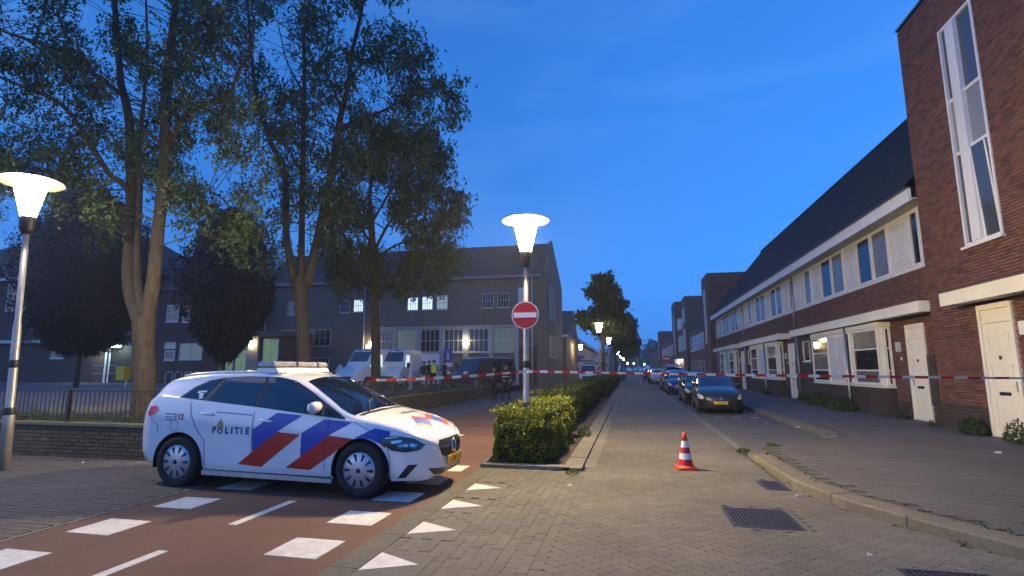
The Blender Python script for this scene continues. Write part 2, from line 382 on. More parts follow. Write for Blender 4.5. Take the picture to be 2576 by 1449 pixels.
# cycle path
cyc = sheet('cycle_path', -5.8, -2.46, -4, 70, -.006, REDA, 'red asphalt cycle path running behind the police car')
band = MB()
for k in range(14): band.box(-2.455, -2.205, -3 + k * .9, -3 + k * .9 + .892, -.06, .002)
struct(band.build('kerb_strip', M('old_concrete', (.105, .10, .08), .92, var=.25, vscale=12, bump=.4, bscale=100, dirt=.3)), 'worn grey concrete strip along the edge of the cycle path')
def mark(name, x0, x1, y0, y1, z, label, group):
    return tag(MB().box(x0, x1, y0, y1, z - .012, z).build(name, PAINT), label, 'road marking', group)
ordn = ['nearest', 'second', 'third', 'fourth', 'fifth', 'sixth', 'seventh', 'eighth', 'ninth', 'tenth']
for k in range(6): mark('white_block', -3.18, -2.67, 3.33 + k, 3.33 + k + .49, -.002, f'{ordn[k]} white square from the camera on the right edge of the red path', 'white squares along the cycle path')
for k in range(5): mark('white_block', -5.54, -5.03, 3.48 + k, 3.48 + k + .49, -.002, f'{ordn[k]} white square from the camera on the left edge of the red path', 'white squares along the cycle path')
mark('white_dash', -4.17, -4.07, 3.4, 4.23, -.002, 'thin white centre dash of the red path at the bottom edge', 'centre dashes')
mark('white_dash', -4.15, -4.05, 5.05, 6.08, -.002, 'thin white centre dash of the red path in front of the police car', 'centre dashes')
mark('white_dash', -4.15, -4.05, 11.9, 12.9, -.002, 'thin white centre dash of the red path behind the police car', 'centre dashes')
# left brick pavement
lp = struct(MB().add([(-30,-4,-.009),(-5.8,-4,-.009),(-5.8,8.1,-.009),(-30,8.1,-.009)], [(0,1,2,3)]).build('pavement', JOINT), 'grey brick pavement at the lower left, under the back of the police car')
items = []
j = 0; y = 3.0
while y < 8.05:
    x = -5.9 - (.105 if j % 2 else 0)
    while x > -13.5:
        if inview(x, y, 0, 40): items.append((x, y, -.03 + random.uniform(-.002, .002), .203, .098, .06, 0))
        x -= .21
    y += .1045; j += 1
WALKL = M('grey_clinker', (.1, .1, .1), .88, isl=[(.078, .070, .062), (.105, .094, .083), (.088, .078, .070), (.112, .10, .088)], var=.16, vscale=30, dirt=.25, bump=.25, bscale=140)
lay(lp, 'brick', items, WALKL, 300, 'brick_paving', .005, (.05, .10))
struct(MB().box(-5.86, -5.80, -3, 8.1, -.06, 0.001).build('edging', CONC), 'narrow edging between grey pavement and red path')
sheet('pavement', -8.12, -5.80, 8.1, 75, -.003, WK_FAR, 'grey footpath beside the railing of the school yard')
# planter along the hedge
soil = M('soil', (.07, .052, .035), .98, var=.35, vscale=20, bump=.6, bscale=30)
struct(MB().box(-2.42, -1.12, 8.95, 75, -.06, .03).build('planting_bed', soil), 'bare earth bed under the hedge')
edge = MB()
edge.box(-2.46, -1.0, 8.72, 8.93, -.06, .055)
for k in range(62): edge.box(-1.10, -.80, 8.72 + k * 1.05, 8.72 + k * 1.05 + 1.04, -.06, .05 + random.uniform(-.004, .004))
for k in range(62): edge.box(-2.50, -2.43, 8.95 + k * 1.05, 8.95 + k * 1.05 + 1.04, -.06, .05)
struct(edge.build('kerb', CONC), 'concrete edging stones round the hedge bed')
# right pavement, kerb, parking bays
kb = MB(); n = 0
kerb = bpy.data.objects.new('kerb', None); COL.objects.link(kerb); OFF[kerb.name] = (0, 0, 0); struct(kerb, 'weathered concrete kerb curving round the right pavement')
KM = M('kerb_concrete', (.15, .135, .10), .92, var=.2, vscale=14, bump=.35, bscale=90, dirt=.3)
KM2 = M('old_kerb_concrete', (.115, .108, .09), .92, var=.2, vscale=14, dirt=.3)
for i in range(0, len(kp) - 4, 4):
    a = kp[i:i + 5]; b = kin[i:i + 5]; q = MB(); dz = random.uniform(-.004, .004)
    for s_ in range(4):
        f0 = .006 if s_ == 0 else 0; f1 = .994 if s_ == 3 else 1
        a0, a1 = a[s_].lerp(a[s_ + 1], f0 * 4), a[s_].lerp(a[s_ + 1], 1 - (1 - f1) * 4); b0, b1 = b[s_].lerp(b[s_ + 1], f0 * 4), b[s_].lerp(b[s_ + 1], 1 - (1 - f1) * 4)
        zt = .12 + dz - (.075 if 10.6 < a[0].y < 13.6 else 0); c0, c1 = a0.lerp(b0, .07), a1.lerp(b1, .07)
        q.add([(a0.x,a0.y,-.06),(a1.x,a1.y,-.06),(b1.x,b1.y,-.06),(b0.x,b0.y,-.06),(a0.x,a0.y,zt-.022),(a1.x,a1.y,zt-.022),(c0.x,c0.y,zt),(c1.x,c1.y,zt),(b1.x,b1.y,zt),(b0.x,b0.y,zt)],
              [(4,5,1,0),(6,7,5,4),(9,8,7,6),(3,2,8,9)] + ([(0,3,9,6,4)] if s_ == 0 else []) + ([(2,1,5,7,8)] if s_ == 3 else []))
    q.build('kerb_stone', KM if a[0].y < 10.4 else KM2, kerb)
WALKP = [(8.2, 45), (4.76, 45)] + [(p.x, p.y) for p in kin] + [(9.5, 3.0), (9.5, 5)]
pv = MB(); vs_ = [(p.x, p.y, .111) for p in kin] + [(30, 3.2, .111), (30, 16.6, .111)]
pv.add(vs_, [tuple(range(len(vs_)))[::-1]]); walk = struct(pv.build('pavement', JOINT), 'tiled pavement in front of the brick terrace')
items = []; j = 0; y = 3.3
while y < 16.5:
    x = 2.0 + (.15 if j % 2 else 0)
    while x < 8.2:
        if inpoly(x, y, WALKP) and inpoly(x - .12, y, WALKP) and inview(x, y, .12, 40): items.append((x, y, .09 + random.uniform(-.0015, .0015), .295, .145, .06, 0))
        x += .30
    y += .15; j += 1
lay(walk, 'paving_tile', items, WALKB, 300, 'tile_paving', .005, (.025, .05))
struct(MB().box(4.76, 30, 16.6, 300, -.06, .118).build('pavement', WK_FAR), 'far stretch of pavement along the brick terrace')
fk = MB()
for k in range(60): fk.box(4.46, 4.76, 16.5 + k, 16.5 + k + .99, -.06, .122)
struct(fk.build('kerb', KM), 'straight kerb behind the parked cars')
struct(MB().add([(2.2,11.2,-.006),(2.62,11.75,-.006),(4.2,13.5,-.006),(4.46,14.5,-.006),(4.46,300,-.006),(2.2,300,-.006)], [(0,1,2,3,4,5)]).build('parking_bay', PK_FAR), 'dark brick parking bays beside the street')
for k in range(3): tag(MB().box(2.75 + k * .55, 3.02 + k * .55, 19.3, 19.36, -.01, .0).build('bay_mark', PAINT), ['left', 'middle', 'right'][k] + ' white stud marking the bay in front of the dark hatchback', 'road marking', 'bay studs')
# iron covers
IRON = M('cast_iron', (.055, .052, .06), .55, metal=.5, var=.3, vscale=30)
def grate(a, b, c, d, nx, ny, label):
    o = thing('drain_grate', ((a + b) / 2, (c + d) / 2, 0), label, 'drain grate')
    sr = MB(); q = .055
    for e in ((a - q, b + q, c - q, c - .002), (a - q, b + q, d + .002, d + q), (a - q, a - .002, c - .002, d + .002), (b + .002, b + q, c - .002, d + .002)): sr.box(*e, -.06, .0005)
    sr.build('surround', KM2, o)
    MB().box(a, b, c, d, -.028, -.0085).build('pit_shade', BLACK, o)  # black slab under the bars, painted shade of the drain
    f = MB(); f.box(a, b, c, c + .03, -.008, .005).box(a, b, d - .03, d, -.008, .005).box(a, a + .03, c + .03, d - .03, -.008, .005).box(b - .03, b, c + .03, d - .03, -.008, .005); f.build('frame', IRON, o)
    for k in range(nx):
        x = a + .03 + (b - a - .06) * (k + .5) / nx; MB().box(x - .009, x + .009, c + .03, d - .03, -.008, .003).build('bar', IRON, o)
    g = MB()
    for k in range(ny):
        y = c + .03 + (d - c - .06) * (k + .5) / ny; g.box(a + .03, b - .03, y - .008, y + .008, -.008, .0015)
    g.build('cross_bars', IRON, o)
grate(.98, 1.67, 6.08, 6.88, 17, 11, 'large square iron grate in the middle of the road')
grate(1.72, 2.04, 7.95, 8.55, 7, 8, 'small gully grate tucked against the curved kerb')
grate(2.05, 2.7, 4.55, 5.15, 14, 10, 'iron grate at the bottom right edge of the road')
# school yard, raised behind the low wall
YZ = .35
struct(MB().add([(-90,8.3,YZ),(-8.45,8.3,YZ),(-8.45,60,YZ),(-90,60,YZ)], [(0,1,2,3)]).build('school_yard', M('yard_paving', (.10, .10, .105), .9, var=.2, vscale=8, dirt=.25)), 'grey school yard raised behind the low wall')
mound = MB().lathe([(5.2, 0), (4.6, .22), (3.8, .42), (2.8, .5), (.2, .52)], (-19.5, 15.5, YZ), 28)
struct(mound.build('play_mound', M('mound_rubber', (.16, .17, .19), .8, var=.1), smooth=True), 'smooth grey play mound in the school yard at the left')
# ================================================================== buildings
def FX(X, s=-1): return lambda u, z, d: (X + s * d, u, z)      # facade on the plane X, u runs along Y, d outwards
def FY(Y, s=-1): return lambda u, z, d: (u, Y + s * d, z)      # facade on the plane Y, u runs along X
def fb(mb, fn, u0, u1, z0, z1, d0, d1, mi=0):
    a, b = fn(u0, z0, d0), fn(u1, z1, d1); return mb.box(a[0], b[0], a[1], b[1], a[2], b[2], mi)
def window(parent, fn, u0, u1, z0, z1, nu=1, nz=1, fw=.06, bw=.03, frame=None, glass=None, sill=.05, panes=True, d=.0, zs=None, us=None):
    frame = frame or FRAME; glass = glass or GLASS
    if u0 > u1: u0, u1 = u1, u0
    m = MB()
    fb(m, fn, u0, u1, z0, z0 + fw, d, d + .06); fb(m, fn, u0, u1, z1 - fw, z1, d, d + .06)
    fb(m, fn, u0, u0 + fw, z0 + fw, z1 - fw, d, d + .06); fb(m, fn, u1 - fw, u1, z0 + fw, z1 - fw, d, d + .06)
    U = us or [u0 + fw + (u1 - u0 - 2 * fw) * i / nu for i in range(nu + 1)]
    Z = zs or [z0 + fw + (z1 - z0 - 2 * fw) * i / nz for i in range(nz + 1)]
    for u in U[1:-1]: fb(m, fn, u - bw / 2, u + bw / 2, z0 + fw, z1 - fw, d, d + .045)
    for z in Z[1:-1]: fb(m, fn, u0 + fw, u1 - fw, z - bw / 2, z + bw / 2, d, d + .043)
    o = m.build('window', frame, parent)
    if panes:
        for i in range(len(U) - 1):
            for j in range(len(Z) - 1):
                p = MB(); fb(p, fn, U[i] + bw / 2 * (i > 0), U[i + 1] - bw / 2 * (i < len(U) - 2), Z[j] + bw / 2 * (j > 0), Z[j + 1] - bw / 2 * (j < len(Z) - 2), d + .008, d + .02)
                g = glass[(i + j) % len(glass)] if isinstance(glass, list) else glass
                p.build('pane', g, o)
    else:
        p = MB(); fb(p, fn, u0 + fw, u1 - fw, z0 + fw, z1 - fw, d + .008, d + .02); p.build('pane', glass if not isinstance(glass, list) else glass[0], o)
    if sill:
        p = MB(); fb(p, fn, u0 - .04, u1 + .04, z0 - sill, z0 - .002, d, d + .10); p.build('sill', frame, o)
    return o
def part(name, mat, parent, fn, *boxes, smooth=False):
    m = MB()
    for b in boxes: fb(m, fn, *b)
    return m.build(name, mat, parent)
ROOF = M('dark_roof_tile', (.018, .020, .026), .75, var=.25, vscale=4)
ROOFR = M('red_roof_tile', (.10, .042, .032), .75, var=.25, vscale=3)
ROOFB = M('brown_roof_tile', (.075, .062, .052), .8, var=.2, vscale=3)
ZINC = M('zinc', (.09, .092, .10), .5, metal=.5)
SHUT = M('painted_panel', (.60, .60, .57), .5, var=.05, vscale=4)
BR_FAR_R = brick_tex('red_brick_far', (.20, .082, .055), (.16, .062, .044), (.15, .11, .09), plane='yz')
BR_FAR_RX = brick_tex('red_brick_far_cross', (.20, .082, .055), (.16, .062, .044), (.15, .11, .09), plane='xz')
BR_FAR_G = brick_tex('brown_brick_far', (.135, .095, .07), (.11, .078, .058), (.11, .09, .07), plane='xz')
BR_HALL = brick_tex('hall_brick', (.155, .134, .114), (.13, .112, .096), (.12, .105, .09), plane='xz', dirt=.12)
BR_HALLY = brick_tex('hall_brick_gable', (.155, .134, .114), (.13, .112, .096), (.12, .105, .09), plane='yz', dirt=.12)
BR_SCH = brick_tex('school_brick', (.085, .05, .042), (.07, .042, .036), (.07, .055, .05), plane='xz')
BR_OR = brick_tex('ochre_brick', (.30, .19, .085), (.26, .16, .075), (.2, .15, .1), plane='xz')
def tiled_roof(parent, xa, za, xb, zb, y0, y1, mat, axis='y', courses=24, name='roof_tiles'):
    n = max(2, int((y1 - y0) / .1)); U = np.linspace(y0, y1, n + 1)
    rows = []
    nx, nz = -(zb - za), (xb - xa); l = math.hypot(nx, nz); nx, nz = nx / l, nz / l
    if nz < 0: nx, nz = -nx, -nz
    for c in range(courses):
        for t, lift in ((0, .035), (1, .0)):
            f = (c + t * .999) / courses; rows.append((xa + (xb - xa) * f + nx * lift, za + (zb - za) * f + nz * lift))
    wv = .016 * (np.arange(n + 1) % 3 == 0)
    V = np.zeros((len(rows), n + 1, 3))
    for i, (x, z) in enumerate(rows):
        if axis == 'y': V[i, :, 0] = x + nx * wv; V[i, :, 1] = U; V[i, :, 2] = z + nz * wv
        else: V[i, :, 1] = x + nx * wv; V[i, :, 0] = U; V[i, :, 2] = z + nz * wv
    k = n + 1; I, J = np.meshgrid(np.arange(len(rows) - 1), np.arange(n), indexing='ij'); a = (I * k + J).ravel()
    ob = np_mesh(name, V.reshape(-1, 3), np.stack([a, a + 1, a + k + 1, a + k], 1), mat, parent); ob['kind'] = 'stuff'; return ob
LAMPW = M('lit_wall_lamp', (1, .9, .7), .4, emit=(1, .78, .45), estr=24)
LAMPC = M('lit_cool_lamp', (.9, 1, .95), .4, emit=(.75, 1, .95), estr=14)
WINLIT = M('lit_window', (.7, .8, .85), .4, emit=(.70, .86, 1.0), estr=.30)
WINDIM = M('dim_lit_window', (.05, .07, .07), .2, emit=(.5, .75, .65), estr=.03)
BRASS = M('door_fitting', (.05, .05, .05), .35, metal=.8)
def door(parent, fn, u0, u1, z0, z1, hinge=1):
    fr = MB(); fb(fr, fn, u0, u0 + .09, z0, z1, -.02, .07); fb(fr, fn, u1 - .09, u1, z0, z1, -.02, .07); fb(fr, fn, u0 + .09, u1 - .09, z1 - .12, z1, -.02, .07); fb(fr, fn, u0 + .09, u1 - .09, z1 - .42, z1 - .36, -.02, .06)
    fr.build('door_frame', CREAM, parent)
    t = MB(); fb(t, fn, u0 + .09, u1 - .09, z1 - .36, z1 - .12, -.01, .02); t.build('transom_panel', CREAM, parent)
    lf = MB(); fb(lf, fn, u0 + .095, u1 - .095, z0 + .02, z1 - .425, -.01, .035)
    a, b = u0 + .22, u1 - .22
    for q0, q1 in ((z0 + .18, z0 + .78), (z0 + 1.12, z0 + 1.58), (z0 + 1.9, z0 + 2.25)):
        for e in ((a, b, q0, q0 + .025), (a, b, q1 - .025, q1), (a, a + .025, q0 + .025, q1 - .025), (b - .025, b, q0 + .025, q1 - .025)): fb(lf, fn, *e, .035, .047)
    lf = lf.build('door', CREAM, parent)
    uc = (u0 + u1) / 2
    m = MB(); fb(m, fn, uc - .17, uc + .17, z0 + .92, z0 + .99, .035, .048); m.build('letter_slot', BRASS, lf)
    c = fn(uc, z0 + 1.72, .036); m = MB().lathe([(.045, -.012), (.045, .006), (.03, .012)], c, 12, 'x'); m.build('door_knob', DARKMET, lf)
    uh = u1 - .16 if hinge > 0 else u0 + .16
    m = MB(); fb(m, fn, uh - .02, uh + .02, z0 + 1.0, z0 + 1.22, .035, .05); fb(m, fn, uh - .07, uh + .02, z0 + 1.12, z0 + 1.14, .05, .085); m.build('handle', STEEL, lf)
    m = MB(); fb(m, fn, u0, u1, z0 - .0, z0 + .02, -.02, .10); m.build('threshold', CONC, parent)
# ------------------------------------------------------------------ terrace on the right
Xr = 8.15
def terrace(k, label):
    Y0 = 16.7 + 12.2 * k; Y1 = Y0 + 12.2; fn = FX(Xr); YA = Y0 if k else 15.99
    h = thing('terraced_house', (Xr, Y0, .12), label, 'house', 'brick terrace on the right')
    MB().box(Xr + .085, Xr + .4, YA, Y1 - .004, .05, 6.3).build('wall', MORT, h)
    dl, dr = Y0 + .40, Y0 + 1.42
    holes = [(dl, dr, .12, 2.92), (Y0 + 2.4, Y0 + 8.78, .12, 3.0), (Y0 + 10.3, Y0 + 11.3, 1.95, 2.9)]
    up = bricks_wall(Xr, YA + .003, Y1 - .005, .62, 4.42, holes + [(Y0, Y0 + .40, 0, 2.0), (Y0 + 8.78, Y1, 0, 1.9)])
    dk = bricks_wall(Xr, Y0 + .003, Y1 - .005, .12, .62, holes)
    dk += bricks_wall(Xr - .03, Y0 + .003, Y0 + .40, .62, 2.0) + bricks_wall(Xr, Y0 + 8.80, Y1 - .005, .625, 1.9, holes)
    dk += bricks_wall(Xr - .32, Y0 + 2.42, Y0 + 8.76, .12, 1.0)
    dk += swap_xy(bricks_wall(Y0 + 2.42, Xr - .235, Xr - .005, .12, 1.0))
    lay(h, 'brick', up, REDB, 260 if k == 0 else 60, 'brickwork'); lay(h, 'plinth_brick', dk, DKB, 240 if k == 0 else 40, 'plinth_brickwork')
    MB().box(Xr - .235, Xr + .08, Y0 + 2.5, Y0 + 8.75, .1, .99).build('bay_core', MORT, h)
    # bay window
    b0, b1 = Y0 + 2.38, Y0 + 8.82; xb = Xr - .34; fo = FX(xb)
    bay = MB(); bay.box(xb + .02, Xr - .002, b0 + .02, b1 - .02, 1.06, 2.94); bay = bay.build('bay', CREAM, h)
    MB().box(xb - .05, Xr - .005, b0 - .05, b1 + .05, 1.0, 1.055).build('sill', CREAM, bay)
    MB().box(xb - .04, Xr - .005, b0 - .04, b1 + .04, 2.945, 3.09).build('head', CREAM, bay)
    def three(u0, u1, gl): return window(h, fo, u0, u1, 1.07, 2.93, 1, 3, .09, .045, CREAM, gl, 0, True, -.012, zs=[1.16, 1.55, 2.25, 2.84])
    three(b0 + .06, b0 + 2.1, [CURT, GLASS]); three(b1 - 1.95, b1 - .03, [GLASS, CURT])
    window(h, FX(xb), b0 + 2.3, b0 + 2.75, 1.07, 2.93, 1, 1, .06, .03, CREAM, GLASS, 0, True, -.012)
    for q in (b0 + 3.0, b0 + 3.75): m = MB(); fb(m, fo, q, q + .62, 1.2, 2.8, -.015, .012); m.build('panel', SHUT, bay)
    fs = FY(b0 + .0); window(h, fs, xb + .10, Xr - .03, 1.07, 2.93, 1, 3, .07, .04, CREAM, GLASS, 0, True, -.012, zs=[1.14, 1.55, 2.25, 2.86])
    window(h, FX(Xr + .05), Y0 + 10.3, Y0 + 11.3, 1.95, 2.9, 1, 1, .06, .03, CREAM, GLASS, .04)
    door(h, FX(Xr + .03), dl, dr, .12, 2.9)
    m = MB(); fb(m, fn, Y0 + 1.82, Y0 + 1.96, 2.12, 2.42, 0, .10); m.build('wall_lamp', M('unlit_lamp', (.5, .5, .48), .4), h)
    m = MB(); fb(m, fn, Y0 + 1.80, Y0 + 1.92, 1.86, 1.96, 0, .012); m.build('house_number_plate', WHITE, h)
    # canopy
    ca, cb = Y0 + (.9 if k else -.55), Y0 + 11.4
    can = MB().box(Xr - .50, Xr + .0, ca, cb, 3.16, 3.40).build('canopy', CREAM, h)
    nseg = 5
    for q in range(nseg):
        y0 = ca + (cb - ca) * q / nseg; MB().box(Xr - .53, Xr - .503, y0 + .004, y0 + (cb - ca) / nseg - .004, 3.12, 3.42).build('fascia_board', CREAM, can)
    MB().box(Xr - .50, Xr - .03, ca - .028, ca - .003, 3.12, 3.42).build('end_board', CREAM, can)
    MB().box(Xr - .56, Xr - .0, ca - .05, cb + .02, 3.424, 3.455).build('roof_edge', ZINC, can)
    # window band upstairs
    band = MB().box(Xr + .03, Xr + .084, YA, Y1 - .006, 4.42, 6.2).build('window_band', FRAME, h)
    MB().box(Xr - .05, Xr + .03, YA, Y1 - .006, 4.42, 4.50).build('band_sill', FRAME, h)
    seq = ([('w', -.65, .0)] if not k else []) + [('w', 0, .55), ('p', .62, 1.85), ('w', 1.9, 3.1), ('w', 3.12, 4.3), ('p', 4.4, 5.5), ('w', 5.55, 6.8), ('w', 6.82, 8.05), ('p', 8.15, 9.25), ('w', 9.35, 10.3), ('p', 10.4, 11.2), ('p', 11.25, 12.1)]
    fw_ = FX(Xr + .03)
    for q, (t, a, b) in enumerate(seq):
        if t == 'w': window(h, fw_, Y0 + a + .02, Y0 + b, 4.52, 6.14, 1, 1, .075, .03, FRAME, [GLASS, CURT][(q + k) % 3 == 0], 0)
        else:
            m = MB(); fb(m, fw_, Y0 + a, Y0 + b, 4.56, 6.12, 0, .02)
            for i_, ins in enumerate((.12, .24, .36)):
                if b - a < 2 * ins + .1: break
                u0, u1, z0, z1 = Y0 + a + ins, Y0 + b - ins, 4.56 + ins * 1.2, 6.12 - ins * 1.2
                for e in ((u0, u1, z0, z0 + .035), (u0, u1, z1 - .035, z1), (u0, u0 + .035, z0 + .035, z1 - .035), (u1 - .035, u1, z0 + .035, z1 - .035)): fb(m, fw_, *e, .02, .042)
            m.build('panel', SHUT, h)
    # eave and roof
    ev = MB().box(Xr - .46, Xr + .3, YA, Y1 - .006, 6.205, 6.25).build('soffit', M('soffit_paint', (.45, .44, .42), .6), h)
    MB().box(Xr - .52, Xr - .46, YA, Y1 - .006, 6.17, 6.52).build('fascia', WHITE, h)
    MB().box(Xr - .60, Xr - .46, YA, Y1 - .006, 6.525, 6.565).build('gutter', ZINC, h)
    MB().prism([(Xr - .45, 6.26), (12.6, 12.5), (17.6, 6.26)], YA, Y1 - .006, lambda u, v, t: (u, t, v)).build('roof', ROOF, h)
    tiled_roof(h, Xr - .55, 6.58, 12.62, 12.62, YA, Y1 - .006, ROOF)
    MB().tube([(12.62, YA, 12.66), (12.62, Y1 - .006, 12.66)], .13, 8).build('ridge_tiles', ROOF, h)
    # rainwater pipes
    p = MB(); yp = Y1 - .12; p.tube([(Xr - .06, yp, 6.2), (Xr - .06, yp, 3.46)], .045, 10); p.build('rain_pipe', STEEL, h, True)
    p = MB(); yq = Y0 + 11.9; p.tube([(Xr - .07, yq, 3.2), (Xr - .07, yq, .12)], .045, 10); p.build('rain_pipe', STEEL, h, True)
    p = MB(); yq = Y0 + 4.95; p.tube([(xb - .075, yq, 3.12), (xb - .075, yq, .9), (xb - .075, yq, .12)], .048, 10)
    for z in (1.15, 2.3): p.box(xb - .13, xb - .01, yq - .06, yq + .06, z, z + .03)
    p.build('rain_pipe', STEEL, h, True)
terrace(0, 'red brick house with bay window, next to the tall brick block')
terrace(1, 'second red brick house of the right terrace, its bay behind the parked cars')
terrace(2, 'third red brick house of the right terrace, ending at the far tower')
# ------------------------------------------------------------------ tall block at the right edge
Xt = 7.8; fn = FX(Xt)
tw = thing('apartment_block', (Xt, 15.97, .12), 'tall red brick block at the right edge with slit window and cream door', 'building')
MB().box(Xt + .085, 14, 5.5, 15.95, .05, 11.15).build('wall', MORT, tw)
wh = (12.83, 14.14, 4.42, 9.92); dh = (12.90, 14.03, .12, 3.04)
keep = lambda L: [q for q in L if inview(q[0], q[1], q[2], 120)]
lay(tw, 'brick', keep(bricks_wall(Xt, 9.0, 15.965, .76, 11.1, [wh, dh])), REDB, 300, 'brickwork')
lay(tw, 'plinth_brick', keep(bricks_wall(Xt, 9.0, 15.965, .12, .76, [dh])), DKB, 150, 'plinth_brickwork')
lay(tw, 'side_brick', swap_xy(bricks_wall(15.885, 8.0, 10.0, .12, 11.1)), REDB, 0, 'side_brickwork')
MB().box(Xt - .03, 14, 5.5, 15.99, 11.16, 11.22).build('coping', ZINC, tw)
door(tw, FX(Xt + .03), dh[0], dh[1], .12, 3.02, hinge=-1)
can = MB().box(Xt - .46, Xt, 6, 14.52, 3.10, 3.36).build('canopy', CREAM, tw)
for q in range(4): MB().box(Xt - .49, Xt - .463, 14.52 - 2.1 * (q + 1), 14.516 - 2.1 * q, 3.07, 3.38).build('fascia_board', CREAM, can)
MB().box(Xt - .46, Xt - .003, 14.523, 14.55, 3.07, 3.38).build('end_board', CREAM, can)
MB().box(Xt - .52, Xt, 6, 14.57, 3.384, 3.415).build('roof_edge', ZINC, can)
PALEG = M('painted_sky_glass', (.06, .075, .095), .08, spec=.9)  # pale base colour stands in for sky reflected in the panes
# slit window: two tall lights either side of a projecting post
u0, u1, z0, z1 = wh; um = u0 + .80
win = MB(); fw_ = FX(Xt + .07)
for a, b in ((u0, u0 + .07), (u1 - .07, u1)): fb(win, fw_, a, b, z0, z1, 0, .09)
fb(win, fw_, u0 + .07, u1 - .07, z0, z0 + .07, 0, .09); fb(win, fw_, u0 + .07, u1 - .07, z1 - .07, z1, 0, .09)
fb(win, fw_, um - .16, um + .16, z0 + .07, z1 - .07, 0, .13)
ZB = [z0 + .07, z0 + 2.25, z0 + 3.6, z1 - .07]
for z in ZB[1:-1]: fb(win, fw_, u0 + .07, um - .16, z - .04, z + .04, 0, .07); fb(win, fw_, um + .16, u1 - .07, z - .04, z + .04, 0, .07)
win = win.build('window', WHITE, tw)
for j in range(3):
    for a, b in ((u0 + .07, um - .16), (um + .16, u1 - .07)):
        lo, hi = ZB[j] + (.04 if j else 0), ZB[j + 1] - (.04 if j < 2 else 0)
        if j == 0 and a == u0 + .07:
            p = MB(); c = Matrix.Rotation(R(-2.2), 3, 'Y'); p.obox((Xt + .0, (a + b) / 2, (lo + hi) / 2), (.03, b - a - .02, hi - lo - .05), c, 0); q_ = p.build('pane', PALEG, win)
            p = MB()
            for s_ in (-1, 1): p.obox((Xt + .0, (a + b) / 2 + s_ * ((b - a) / 2 - .035), (lo + hi) / 2), (.055, .05, hi - lo - .02), c)
            p.build('casement', WHITE, win); m = MB(); fb(m, fw_, a, b, lo, hi, -.012, .004); m.build('opening_shade', BLACK, win)  # black sheet as the shade behind the tilted pane
        else:
            m = MB(); fb(m, fw_, a, b, lo, hi, .012, .03); m.build('pane', [PALEG, M('pale_panel', (.22, .24, .27), .4), PALEG][j], win)
m = MB(); fb(m, fw_, u0 - .05, u1 + .05, z0 - .06, z0 - .003, -.02, .16); m.build('sill', WHITE, win)
m = MB(); fb(m, fn, 12.42, 12.62, 2.28, 2.55, 0, .12); m.build('wall_lamp', WHITE, tw)
MB().tube([(Xt - .06, 12.15, 3.1), (Xt - .06, 12.15, .12)], .05, 10).build('rain_pipe', STEEL, tw, True)
# ------------------------------------------------------------------ farther blocks on the right
def block(name, x0, x1, y0, y1, zt, label, matx, maty, wins=(), roof=None, group='far blocks on the right'):
    b = thing(name, (x0, y0, .1), label, 'building', group)
    MB().box(x0, x1, y0, y1, -.05, zt).build('wall', matx, b)
    m = MB().box(x0 - .02, x0 - .001, y0 + .01, y1, .1, zt - .01); m.build('street_wall', maty, b)
    MB().box(x0 - .05, x1, y0 - .05, y1, zt + .002, zt + .1).build('coping', ZINC, b)
    for (a, c, d, e, nz) in wins: window(b, FX(x0 - .02), a, c, d, e, 1, nz, .08, .05, WHITE, GLASS, .04, True)
    return b
t2 = block('corner_tower', 7.8, 15, 54.9, 59.4, 10.95, 'reddish brick tower at the far end of the near terrace', BR_FAR_RX, BR_FAR_R, [(56.9, 57.8, 4.2, 9.7, 4)])
block('gable_house', 8.15, 14, 59.42, 77, 6.3, 'low brick houses between the two towers on the right', BR_FAR_RX, BR_FAR_R, [(60.5 + 2.6 * k, 62.3 + 2.6 * k, 3.9, 5.7, 2) for k in range(6)] + [(61 + 4 * k, 63 + 4 * k, .9, 2.6, 2) for k in range(4)])
t3 = block('corner_tower', 7.8, 16, 77.02, 82, 11.6, 'grey brown brick tower behind the reddish one', BR_FAR_G, BR_FAR_R, [(78, 79, 8.2, 10.2, 2), (80, 81, 8.2, 10.2, 2), (78, 79, 4.4, 7.2, 2), (80, 81, 4.4, 7.2, 2)])
g3 = block('gable_house', 8.15, 15, 82.02, 94, 7.6, 'far brick house with white dormer and lit porch', BR_FAR_RX, BR_FAR_R, [(83 + 1.6 * k, 84.1 + 1.6 * k, 4.4, 6.8, 2) for k in range(7)])
MB().box(7.7, 9.6, 86, 89, 7.7, 9.4).build('dormer', WHITE, g3)
for k in range(5): MB().box(7.45, 7.62, 83 + 2.6 * k, 83.25 + 2.6 * k, .1, 3.0).build('porch_post', WHITE, g3)
MB().box(7.35, 8.13, 82.6, 94, 3.0, 3.25).build('porch_roof', WHITE, g3)
for k in range(3): MB().box(7.55, 7.75, 84.2 + 3.6 * k, 84.5 + 3.6 * k, 2.7, 2.98).build('porch_lamp', LAMPW, g3)
block('corner_tower', 7.8, 15, 94.02, 101, 12.9, 'distant red brick tower with flat top, third along the right side', BR_FAR_RX, BR_FAR_R, [(96, 97, 4, 11, 4)])
block('gable_house', 8.15, 15, 101.02, 146, 7.2, 'long distant brick row on the right side of the street', BR_FAR_RX, BR_FAR_R, [(103 + 3 * k, 104.6 + 3 * k, 4.2, 6.2, 2) for k in range(13)])
block('corner_tower', 7.8, 15, 146.02, 152, 11.4, 'farthest red brick tower at the end of the right side', BR_FAR_RX, BR_FAR_R, [(148, 149, 4, 9, 3)])
block('gable_house', 8.15, 15, 152.02, 230, 7.0, 'last brick row closing the right side in the distance', BR_FAR_RX, BR_FAR_R)
